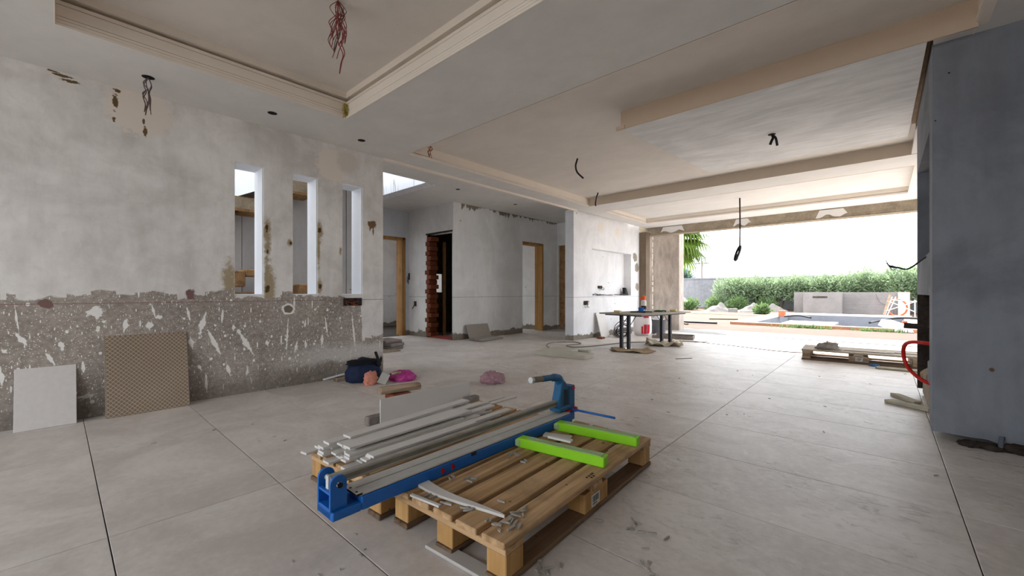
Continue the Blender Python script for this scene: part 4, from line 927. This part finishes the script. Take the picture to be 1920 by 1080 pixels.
o = MB().box(0, .012, 0, .34, 0, .52).build('tile_offcut', M_tile, bevel=.001); o.location = (-4.22, 7.35, .002); o.rotation_euler = (0, math.radians(-15), 0); tag(o, 'pale narrow tile leaning against the niche wall under the socket', 'tile offcut')
ct = empty('cable_tangle', (-3.98, 7.78, 0), 0, 'tangle of dark grey cable on the floor behind the table', 'cable'); rr = random.Random(17)
for k in range(9):
    r_ = rr.uniform(.08, .2); tl = rr.uniform(.1, 1.1); pts = [(math.cos(a) * r_, math.sin(a) * r_ * math.cos(tl) , .02 + r_ * math.sin(tl) * (1 + math.sin(a))) for a in [q * .785 for q in range(9)]]
    MB().tube(spline(pts, 4), .009, 5).build('cable_loop', [M_black, M_wgrey][k % 2], ct, smooth=True)
tag(MB().box(-4.22, -4.10, 7.17, 7.30, 0, .035).build('broken_brick', M_brick, bevel=.008), 'piece of red brick at the foot of the niche wall', 'brick')
dr = empty('shallow_tray', (-3.15, 8.35, 0), .25, 'shallow grey mixing tray on the floor beyond the table', 'tray')
m = MB().box(-.36, .36, -.22, .22, 0, .012); m.build('tray_floor', M_darkconc, dr)
for b in ((-.38, -.36, -.24, .24), (.36, .38, -.24, .24), (-.36, .36, -.24, -.22), (-.36, .36, .22, .24)): MB().box(*b, 0, .06).build('tray_side', M_old, dr)
o = MB().tube(spline([(-2.6, 7.9, .006), (-1.9, 7.75, .006), (-1.2, 7.52, .006), (-.7, 7.62, .006), (.1, 7.55, .006)], 8), .007, 6).build('floor_cable', M_wbrown, smooth=True); tag(o, 'thin dark cable along the sunlit floor behind the grey pallet', 'cable')
o = MB().box(-2.6, -1.85, -.02, .02, 0, .006).build('metal_strip', M_steel); o.location = (0, 7.98, .001); o.rotation_euler = (0, 0, -.01); tag(o, 'flat dark metal strip on the floor at the sunlight edge', 'metal strip')
o = MB().tube([(-2.13, 5.72, .004), (-1.98, 5.93, .004)], .004, 5).build('twig', M_wbrown); tag(o, 'small twig on the floor before the work table', 'twig')
# things on and by the back pallet
tag(inst('rubble_lump', blob_mesh('rubble_lump', (.13, .09, .10), 41, .45, plain('rubble_grey', lin(140, 134, 126), .95, var=.25, scale=20), 4, 2.4, -.4), None, (-.56, 7.0, .1445), (0, 0, .3)), 'lump of grey rubble sitting on the weathered pallet', 'rubble')
for k, (x, y, a, l) in enumerate(((-.40, 7.05, .05, .5), (.02, 7.18, -.04, .55), (-.7, 7.2, .3, .14))):
    o = MB().box(0, l, -.03, .03, 0, .01).build('tile_strip', M_tile2); o.location = (x, y, .1455); o.rotation_euler = (0, 0, a); tag(o, ('long grey tile strip at the left on the weathered pallet', 'long grey tile strip at the right on the weathered pallet', 'short tile piece at the corner of the weathered pallet')[k], 'tile strip')
tag(inst('blue_scrap', blob_mesh('blue_scrap', (.05, .035, .03), 44, .5, bag_mat('blue_scrap', lin(60, 120, 180), .2), 3, 3, -.4, .4), None, (-.09, 6.80, 0)), 'scrap of blue plastic in front of the weathered pallet', 'scrap')
o = MB().prism([(0, 0), (.5, -.03), (.5, .07), (.03, .07), (-.02, .04)], 0, .022).build('plank', M_plank, bevel=.004); o.location = (-.06, 6.60, .001); tag(o, 'pale flat plank lying between the weathered pallet and the chimney', 'plank')
o = MB().prism([(0, 0), (.30, -.02), (.30, .07), (.02, .075)], 0, .026).build('plank', M_plank, bevel=.004); o.location = (.0, 4.64, .001); o.rotation_euler = (0, 0, -.50); tag(o, 'pale greenish plank by the firebox, nearer of two', 'plank')
o = MB().prism([(0, 0), (.32, -.02), (.30, .05), (.02, .06)], 0, .026).build('plank', M_plank, bevel=.004); o.location = (.04, 4.98, .001); o.rotation_euler = (0, 0, -1.05); tag(o, 'pale greenish plank by the firebox, farther of two', 'plank')
# red hose, iron bar and wires of the firebox
tag(MB().tube(spline([(.42, 4.15, .52), (.24, 4.22, .55), (.13, 4.36, .53), (.115, 4.45, .42), (.15, 4.42, .32), (.24, 4.32, .25), (.38, 4.25, .23)], 8), .013, 10).build('red_hose', plain('hose_red', lin(196, 34, 30), .35), smooth=True), 'shiny red hose bulging out of the firebox', 'hose')
tag(MB().tube([(.12, 4.55, .655), (.52, 4.5, .64)], .022, 8).build('iron_bar', M_darkmasonry), 'rusty iron bar sticking out of the firebox', 'bar')
wc = empty('wall_cable', (.24, 4.2, 1.2), 0, 'black cable with a stripped end hanging out of the chimney recess', 'cable')
MB().tube(spline([(.20, -.05, .02), (.06, -.1, .03), (-.02, .02, -.03), (-.10, .18, -.10), (-.16, .24, -.085), (-.21, .28, -.07)], 7), .006, 6).build('cable', M_black, wc, smooth=True)
MB().tube(spline([(.10, -.12, .06), (.02, -.10, .12), (.02, -.13, .05), (.06, -.1, -.01), (.1, -.1, .04)], 7), .007, 6).build('cable_loop', M_black, wc, smooth=True)
for k in range(3): MB().tube(spline([(-.16, .24, -.085), (-.19, .26 + .01 * k, -.07 - .015 * k), (-.23, .29, -.06 + .02 * k)], 5), .003, 5).build('strand', M_wgrey, wc)

# ================================================================ wires on the ceilings
wires('ceiling_wire', (-2.49, 1.16, 2.713), 15, .06, .36, .0023, (M_wred, M_wgrey, M_wred), 'bundle of red wires hanging from the near ceiling tray', 71)
tl = wires('ceiling_wire', (-2.47, 1.15, 2.55), 1, .05, .33, .003, (M_wred,), 'single long red wire tail below the red bundle', 72)
dn = wires('ceiling_wire', (-3.96, .446, 2.478), 6, .035, .34, .003, (M_wbrown, M_wgrey), 'dark bundle of wires hanging near the left wall', 73)
wires('ceiling_wire', (-3.555, 1.72, 2.60), 8, .022, .13, .003, (M_wyel,), 'yellow wire tuft in the corner of the near tray', 74)
wires('ceiling_wire', (-3.87, 2.89, 2.60), 3, .04, .15, .004, (M_wbrown, M_cop), 'short brown wire end at the start of the middle tray', 75)
def cable(name, pts, r, label): return tag(MB().tube(spline(pts, 8), r, 8).build(name, M_black, smooth=True), label, 'cable')
cable('ceiling_cable', [(-2.89, 4.44, 2.62), (-2.91, 4.43, 2.53), (-2.90, 4.45, 2.45), (-2.84, 4.50, 2.37)], .011, 'stiff grey cable end bending down from the middle tray')
cable('ceiling_cable', [(-3.62, 6.2, 2.62), (-3.64, 6.18, 2.54), (-3.66, 6.18, 2.44), (-3.66, 6.19, 2.40), (-3.67, 6.19, 2.43)], .010, 'short cable stub by the corner of the far beam')
cs = empty('cable_stub', (-.85, 4.9, 2.535), 0, 'thick black cable stub forked in two under the ceiling panel', 'cable')
MB().tube(spline([(0, 0, .01), (.01, .01, -.03), (0, -.02, -.08), (-.01, -.02, -.11)], 6), .013, 8).build('cable', M_black, cs, smooth=True); MB().tube(spline([(0, 0, -.01), (.03, .02, -.04), (.045, .02, -.12)], 6), .012, 8).build('cable', M_black, cs, smooth=True)
MB().lathe([(.035, -.004), (.03, .01)], 12).build('collar', M_darkmasonry, cs)
hc = empty('hanging_cord', (-1.89, 8.1, 2.585), 0, 'long black cord with a coiled end hanging before the garden opening', 'cord')
MB().tube([(0, 0, 0), (.004, 0, -.5), (0, 0, -.86)], .012, 8).build('cord', M_black, hc, smooth=True)
pts = []
for k in range(48):
    a = k / 48 * 6.28 * 4; zz = math.sin(a) * .12; pts.append((math.cos(a) * .022 + zz * .34 - .035, .020 * math.cos(a * .5 + .4), -.96 + zz - .0005 * k))
MB().tube(spline([(0, 0, -.85)] + pts, 2), .015, 6).build('coil', M_black, hc, smooth=True)
# empty downlight holes, the shade inside them put in as black discs
M_holeshade = plain('hole_shade_black', (.006, .005, .005), 1.0)
for (x, y, z, lb) in ((-3.95, 1.26, ZC, 'round downlight hole in the soffit above the first slit window'), (-3.98, 2.1, ZC, 'round downlight hole in the soffit near the end of the left wall'), (-3.96, .446, ZC, 'round downlight hole from which the dark wire bundle hangs'), (-5.31, 4.52, 2.65, 'round downlight hole in the hall ceiling left of the corner'), (-5.38, 6.05, 2.65, 'round downlight hole in the hall ceiling right of the corner')):
    e = empty('downlight_hole', (x, y, z), 0, lb, 'light hole')
    MB().lathe([(.036, -.0015), (.0362, .0)], 20).build('opening', M_holeshade, e); MB().lathe([(.038, -.0012), (.0385, 0)], 20).build('cut_edge', M_old, e)
# ================================================================ garden
def leaf_mat(name, c1, c2, tr=.45):
    M_ = NM(name, .6, 0, .3); n_ = M_.noise(M_.pos(), 2.2, 4); f2 = M_.noise(M_.pos(), 30, 2)
    c = M_.mix(M_.math('ADD', M_.math('MULTIPLY', n_, .6), M_.math('MULTIPLY', f2, .4)), c1, c2); M_.col(c)
    t_ = M_.node('ShaderNodeBsdfTranslucent'); M_.set(t_.inputs[0], c); ms = M_.node('ShaderNodeMixShader'); ms.inputs[0].default_value = tr
    M_.t.links.new(M_.b.outputs[0], ms.inputs[1]); M_.t.links.new(t_.outputs[0], ms.inputs[2]); M_.t.links.new(ms.outputs[0], M_.out.inputs['Surface']); return M_.m
M_leaf = leaf_mat('hedge_leaf', lin(86, 106, 76), lin(158, 176, 138)); M_palm = leaf_mat('palm_leaf', lin(50, 86, 22), lin(112, 134, 44)); M_weed = leaf_mat('weed_leaf', lin(70, 94, 54), lin(112, 134, 84)); M_bark = plain('bark', lin(96, 82, 66), .95, var=.3, scale=12, bump=.5)
M_dtree = leaf_mat('far_tree_leaf', lin(74, 96, 92), lin(108, 130, 122))
def bush_mesh(name, R_, H_, n, ls, mat, seed, low=.25):
    rr = random.Random(seed); m = MB()
    lobes = [(rr.uniform(-.55, .55) * R_, rr.uniform(-.5, .5) * R_, rr.uniform(low + .15, .72) * H_, rr.uniform(.30, .50) * R_) for _ in range(13)]
    for k in range(n):
        lx, ly, lz, lr = rr.choice(lobes)
        d = Vector((rr.gauss(0, 1), rr.gauss(0, 1), rr.gauss(0, 1))).normalized(); r_ = lr * rr.uniform(.55, 1.08)
        c = Vector((lx + d.x * r_, ly + d.y * r_, lz + d.z * r_ * 1.0))
        if d.z > .5 and rr.random() < .4: c.z += rr.uniform(0, .42) * R_ * rr.random()
        if c.z < low * H_ * .6: continue
        a = (d + Vector((rr.gauss(0, .5), rr.gauss(0, .5), rr.gauss(.5, .5)))).normalized(); b = a.orthogonal().normalized(); q = Matrix.Rotation(rr.uniform(0, 6.3), 3, a); b = q @ b
        s_ = ls * rr.uniform(.7, 1.4); i = len(m.v)
        m.v += [tuple(c), tuple(c + a * s_ * .55 + b * s_ * .22), tuple(c + a * s_ * 1.2), tuple(c + a * s_ * .55 - b * s_ * .22)]; m.f.append((i, i + 1, i + 2, i + 3))
    return m.mesh(name, mat)
def bush(loc, R_, H_, label, seed, n=5200, ls=.11, mat=None, name='hedge_shrub', cat='shrub', group='hedge shrubs', low=.25):
    e = empty(name, loc, 0, label, cat, group); inst('foliage', bush_mesh('foliage', R_, H_, n, ls, mat or M_leaf, seed, low), e)
    rr = random.Random(seed); m = MB()
    for k in range(5):
        a = rr.uniform(0, 6.3); m.tube([(0.05 * math.cos(a), .05 * math.sin(a), 0), (math.cos(a) * .25 * R_, math.sin(a) * .25 * R_, H_ * .3), (math.cos(a) * .5 * R_, math.sin(a) * .5 * R_, H_ * .6)], [.035, .025, .012], 6)
    m.build('stems', M_bark, e); return e
HB = [(-6.3, 25.3, 1.05, 2.05, 'leftmost green hedge shrub against the garden wall'), (-5.1, 25.5, 1.0, 2.0, 'second hedge shrub from the left against the garden wall'), (-4.0, 25.4, .95, 1.98, 'third hedge shrub from the left, above the gravel heaps'),
      (-2.95, 25.35, .9, 2.0, 'fourth hedge shrub from the left, behind the left end of the pool wall'), (-2.0, 25.4, .92, 1.95, 'fifth hedge shrub from the left, behind the pool wall'), (-1.1, 25.35, .92, 1.98, 'hedge shrub behind the middle of the pool wall'),
      (-.2, 25.3, .95, 2.2, 'hedge shrub behind the right end of the pool wall'), (.7, 24.8, 1.0, 2.3, 'tallest hedge shrub, beside the chimney edge'), (1.7, 25.0, 1.0, 2.2, 'hedge shrub mostly hidden by the chimney')]
for k, (x, y, r, hh, lb) in enumerate(HB): bush((x, y, -.03), r, hh, lb, 100 + k)
# low weeds before the garden wall
for k, (x, y, r, hh, lb) in enumerate(((-7.75, 22.9, .45, .55, 'low weed patch left of the gravel heaps'), (-6.9, 24.2, .6, .6, 'leafy weeds behind the left gravel heap'), (-5.7, 24.0, .6, .55, 'leafy weeds behind the middle gravel heap'), (-4.55, 24.7, .5, .6, 'leafy weeds left of the pool wall'), (-3.95, 20.6, .35, .3, 'small weed clump by the pool corner'))):
    bush((x, y, -.03), r, hh, lb, 150 + k, 900, .12, M_weed, 'weed_clump', 'weeds', 'garden weeds', .0)
def tuft(loc, n, hgt, sp, label, seed):
    rr = random.Random(seed); m = MB()
    for k in range(n):
        x, y = rr.gauss(0, sp[0]), rr.gauss(0, sp[1]); a = rr.uniform(0, 6.3); l = hgt * rr.uniform(.5, 1); w_ = .012; dx, dy = math.cos(a), math.sin(a); i = len(m.v)
        m.v += [(x - dy * w_, y + dx * w_, 0), (x + dy * w_, y - dx * w_, 0), (x + dx * l * .5, y + dy * l * .5, l)]; m.f.append((i, i + 1, i + 2))
    o = m.build('grass_tuft', M_weed); o.location = loc; return tag(o, label, 'grass', None, 'stuff')
tuft((-1.55, 13.24, -.025), 300, .14, (.30, .05), 'grass growing along the front pool rim, left patch', 1); tuft((-.1, 13.24, -.025), 200, .12, (.25, .05), 'grass growing along the front pool rim, right patch', 2); tuft((-5.6, 12.2, -.025), 120, .12, (.3, .15), 'thin grass on the soil beside the pier', 3)
# fan palm behind the pier
pm = empty('fan_palm', (-4.58, 12.05, -.03), 0, 'fan palm with drooping green fronds beside the concrete pier', 'palm')
rr = random.Random(8); m = MB(); m.tube([(0, 0, 0), (.02, 0, 1.2), (0, 0, 2.55)], [.15, .13, .14], 10)
for k in range(120):
    z = rr.uniform(.1, 2.45); a = rr.uniform(0, 6.3); c, s_ = math.cos(a), math.sin(a); i = len(m.v)
    m.v += [(c * .13 - s_ * .04, s_ * .13 + c * .04, z), (c * .13 + s_ * .04, s_ * .13 - c * .04, z), (c * .21, s_ * .21, z + .12)]; m.f.append((i, i + 1, i + 2))
m.build('trunk', M_bark, pm)
for f_ in range(26):
    a = f_ * 2.4; el = 1.1 - 2.0 * (f_ / 26); m = MB(); L = .40
    stem = Vector((math.cos(a) * math.cos(el), math.sin(a) * math.cos(el), math.sin(el))); c0 = Vector((0, 0, 2.55)); hub = c0 + stem * L; side = stem.cross(Vector((0, 0, 1))).normalized()
    m.tube([c0, hub], .012, 5)
    for k in range(22):
        t = (k - 10.5) / 10.5; an = t * 1.45; d = (stem * math.cos(an) + side * math.sin(an)).normalized(); l = .78 * (1 - .3 * abs(t)); wv = d.cross(Vector((0, 0, 1))); wv = (wv.normalized() if wv.length > .01 else side) * .045
        p1 = hub + d * l * .5 + Vector((0, 0, -.02)); p2 = hub + d * l * .85 + Vector((0, 0, -.14)); p3 = hub + d * l * .98 + Vector((0, 0, -.42)); i = len(m.v)
        m.v += [tuple(q) for q in (hub, p1 + wv, p1 - wv, p2 + wv * .6, p2 - wv * .6, p3)]; m.f += [(i, i + 1, i + 2), (i + 1, i + 3, i + 4, i + 2), (i + 3, i + 5, i + 4)]
    m.build('frond', M_palm, pm)
# far tree and pole
bush((-16.1, 46.1, 0), 1.3, 4.2, 'small round tree far beyond the garden wall', 180, 2600, .25, M_dtree, 'far_tree', 'tree', 'far trees')
pole = empty('utility_pole', (-14.16, 45.4, 0), 0, 'thin utility pole standing beyond the garden wall', 'pole')
MB().tube([(0, 0, 0), (0, 0, 4.2)], .10, 8).build('shaft', M_old, pole); MB().box(-.7, .7, -.04, .04, 3.9, 4.0).build('cross_arm', M_old, pole); MB().tube([(0, -.05, 3.6), (.3, -.05, 3.95)], .03, 6).build('brace', M_old, pole)
# swimming pool shell
pool = empty('swimming_pool', (0, 0, 0), 0, 'unfinished rectangular swimming pool shell with timber edged rim', 'pool')
x0, x1, y0, y1 = hole
MB().box(x0 - .01, x1 + .01, y0 - .01, y1 + .01, -.75, -.65).build('pool_floor', M_poolin, pool)
for b in ((x0 - .12, x0 + .02, y0 - .12, y1 + .12), (x1 - .02, x1 + .12, y0 - .12, y1 + .12), (x0 + .02, x1 - .02, y0 - .12, y0 + .02), (x0 + .02, x1 - .02, y1 - .02, y1 + .12)): MB().box(*b, -.9, -.01).build('pool_side', M_poolin, pool)
M_rimw = plain('rim_timber', lin(168, 116, 88), .9, var=.2); M_rimc = plain('rim_screed', lin(206, 192, 178), .9, var=.08)
for b, mm in (((x0 - .34, x1 + .2, y0 - .30, y0 - .13), M_rimc), ((x0 - .36, x1 + .2, y0 - .36, y0 - .305), M_rimw), ((x0 - .34, x0 - .13, y0 - .12, y1), M_rimc), ((x0 - .40, x0 - .345, y0 - .3, y1), M_rimw), ((x0 - .34, x1 + .2, y1 + .12, y1 + .4), M_rimc)): MB().box(*b, -.03, .05).build('rim', mm, pool, bevel=.006)
MB().box(-2.45, -1.1, 15.0, 17.2, -1.2, -.06).build('step_block', M_poolconc, pool, bevel=.01); MB().box(-2.85, -2.45, 14.2, 17.2, -1.2, -.35).build('step_block', M_poolconc, pool, bevel=.01)
pw = empty('pool_wall', (0, 0, 0), 0, 'low grey concrete feature wall behind the pool', 'wall')
MB().box(-3.05, .76, 22.6, 22.9, -.03, .92).build('wall_panel', M_poolconc, pw, bevel=.01); MB().box(-2.62, -1.30, 21.9, 22.6, -.03, .925).build('fountain_block', M_poolconc, pw, bevel=.01); MB().box(.42, .76, 22.45, 22.6, -.03, .925).build('sunlit_end_post', plain('sunlit_end_post', lin(206, 186, 168), .9), pw)  # the end post's paler colour stands for sunlight on the wall end
MB().box(-2.28, -1.78, 21.885, 21.905, .68, .75).build('spout_slot', M_darkmasonry, pw)
for z in (.2, .44, .68): MB().box(-1.3, .42, 22.594, 22.602, z, z + .012).build('board_mark', M_blockwall, pw)
tag(MB().tube(spline([(-.25, 22.5, .86), (-.1, 22.5, .5), (.25, 22.48, .3), (.3, 22.5, .02)], 8), .012, 5).build('garden_hose', M_wgrey, smooth=True), 'thin hose trailing down the right of the pool wall', 'hose')
# white coping sections at the right end of the pool
for k, (px_, py_, a, lb) in enumerate(((.20, 14.6, .12, 'white sloping coping slab over the right pool end'), (.62, 14.8, -.05, 'broad white coping slab next to the chimney edge'))):
    o = MB().prism([(-.17, 0), (.17, 0), (.10, .16), (-.1, .16)], -1.3, 1.3, Matrix.Rotation(math.radians(90), 4, 'X')).build('coping_slab', plain('coping_white', lin(226, 224, 222), .8, var=.04)); o.location = (px_, py_, -.02); o.rotation_euler = (0, 0, a); tag(o, lb, 'slab')
tag(MB().box(.36, .46, 14.9, 15.2, -.02, .16).build('brick_pile', M_brick, bevel=.01), 'brown brick between the white coping slabs', 'brick')
tag(MB().tube(spline([(-.3, 15.6, .05), (-.15, 16.3, .06), (.3, 16.6, .16), (.9, 16.4, .18)], 8), .03, 8).build('black_pipe', M_black, smooth=True), 'black plastic pipe bent round the right pool corner', 'pipe')
tag(MB().tube(spline([(-2.75, 18.2, .02), (-2.3, 18.0, .08), (-1.9, 17.8, .02)], 8), .03, 8).build('black_pipe', M_black, smooth=True), 'short black pipe on the far left pool corner', 'pipe')
tag(MB().box(-2.98, -2.78, 18.4, 18.7, .0, .22).build('red_block', plain('terracotta', lin(190, 96, 66), .9), bevel=.01), 'terracotta block standing on the left pool rim', 'block')
# gravel heaps, stones, planks, soil clutter
for k, (x, y, sx, sy, sz, lb) in enumerate(((-6.1, 22.2, .72, .5, .40, 'left grey gravel heap before the hedge'), (-4.6, 22.2, .76, .5, .42, 'middle grey gravel heap before the hedge'), (-4.0, 23.6, .6, .4, .35, 'right grey gravel heap by the pool wall'))):
    m = MB(); n_, r_ = 28, 12; rr = random.Random(60 + k); m.v.append((0, 0, sz))
    for i in range(1, r_ + 1):
        for j in range(n_):
            a = 6.2832 * j / n_; t = i / r_; nn = mnoise.noise(Vector((math.cos(a) * t * 2.5, math.sin(a) * t * 2.5, k * 4.1)))
            m.v.append((math.cos(a) * sx * t * (1 + .15 * nn), math.sin(a) * sy * t * (1 + .15 * nn), max(-.02, sz * (1 - t) ** 1.15 * (1 + .5 * nn) + rr.uniform(0, .015))) if i < r_ else (math.cos(a) * sx, math.sin(a) * sy, -.02))
    for j in range(n_): m.f.append((0, 1 + j, 1 + (j + 1) % n_))
    for i in range(r_ - 1):
        for j in range(n_): m.f.append((1 + i * n_ + j, 1 + (i + 1) * n_ + j, 1 + (i + 1) * n_ + (j + 1) % n_, 1 + i * n_ + (j + 1) % n_))
    o = m.build('gravel_heap', M_gravel, smooth=True); o.location = (x, y, -.01); tag(o, lb, 'gravel heap')
tag(MB().box(-5.55, -5.2, 21.6, 21.9, -.03, .14).build('concrete_block', M_poolconc, bevel=.01), 'pale concrete block before the gravel heaps', 'block')
tag(inst('garden_boulder', blob_mesh('garden_boulder', (.35, .35, .62), 66, .2, M_pier, 4, 1.8, -.5), None, (-8.45, 23.9, -.03)), 'pale boulder against the garden wall beside the pier', 'boulder')
tag(MB().tube(spline([(-5.1, 12.75, .02), (-4.3, 12.7, .03), (-3.6, 12.9, .02)], 6), .03, 7).build('soil_pipe', M_black, smooth=True), 'dark pipe lying on the soil left of the pool', 'pipe')
for k, (x, y, l, a, lb) in enumerate(((-4.8, 13.0, .9, -.9, 'thin stick on the soil beside the palm'), (-4.5, 15.2, .9, .5, 'bent twig on the soil left of the pool rim'), (-6.4, 19.0, 3.2, -.02, 'long pale plank on the soil before the gravel heaps'))):
    o = MB().box(0, l, -.04, .04, 0, .04).build('garden_plank', M_plank if k == 2 else M_bark, bevel=.005); o.location = (x, y, -.024); o.rotation_euler = (0, 0, a); tag(o, lb, 'plank')
# folded metal trestle and orange hoop by the pool wall
tz = empty('metal_trestle', (.36, 21.4, -.03), 0, 'white tubular trestle frame standing right of the pool wall', 'trestle')
for a, b in (((-.35, 0, 0), (-.12, 0, .78)), ((-.28, .1, 0), (-.02, .1, .78)), ((-.25, 0, .25), (.5, 0, .6)), ((-.2, 0, .6), (.5, 0, .22)), ((.5, 0, 0), (.5, 0, .66)), ((-.12, 0, .66), (.55, 0, .60))): MB().tube([a, b], .016, 6).build('tube', M_reveal, tz)
MB().box(-.40, -.33, -.02, .02, 0, .80, Matrix.Rotation(.22, 4, 'Y')).build('wood_post', M_timber, tz)
tag(MB().tube([(.38 + .28 * math.cos(k * .314), 21.75, .325 + .32 * math.sin(k * .314)) for k in range(21)], .03, 8).build('orange_hoop', plain('hoop_orange', lin(206, 92, 58), .6), smooth=True), 'orange plastic hoop leaning behind the white trestle', 'hoop')
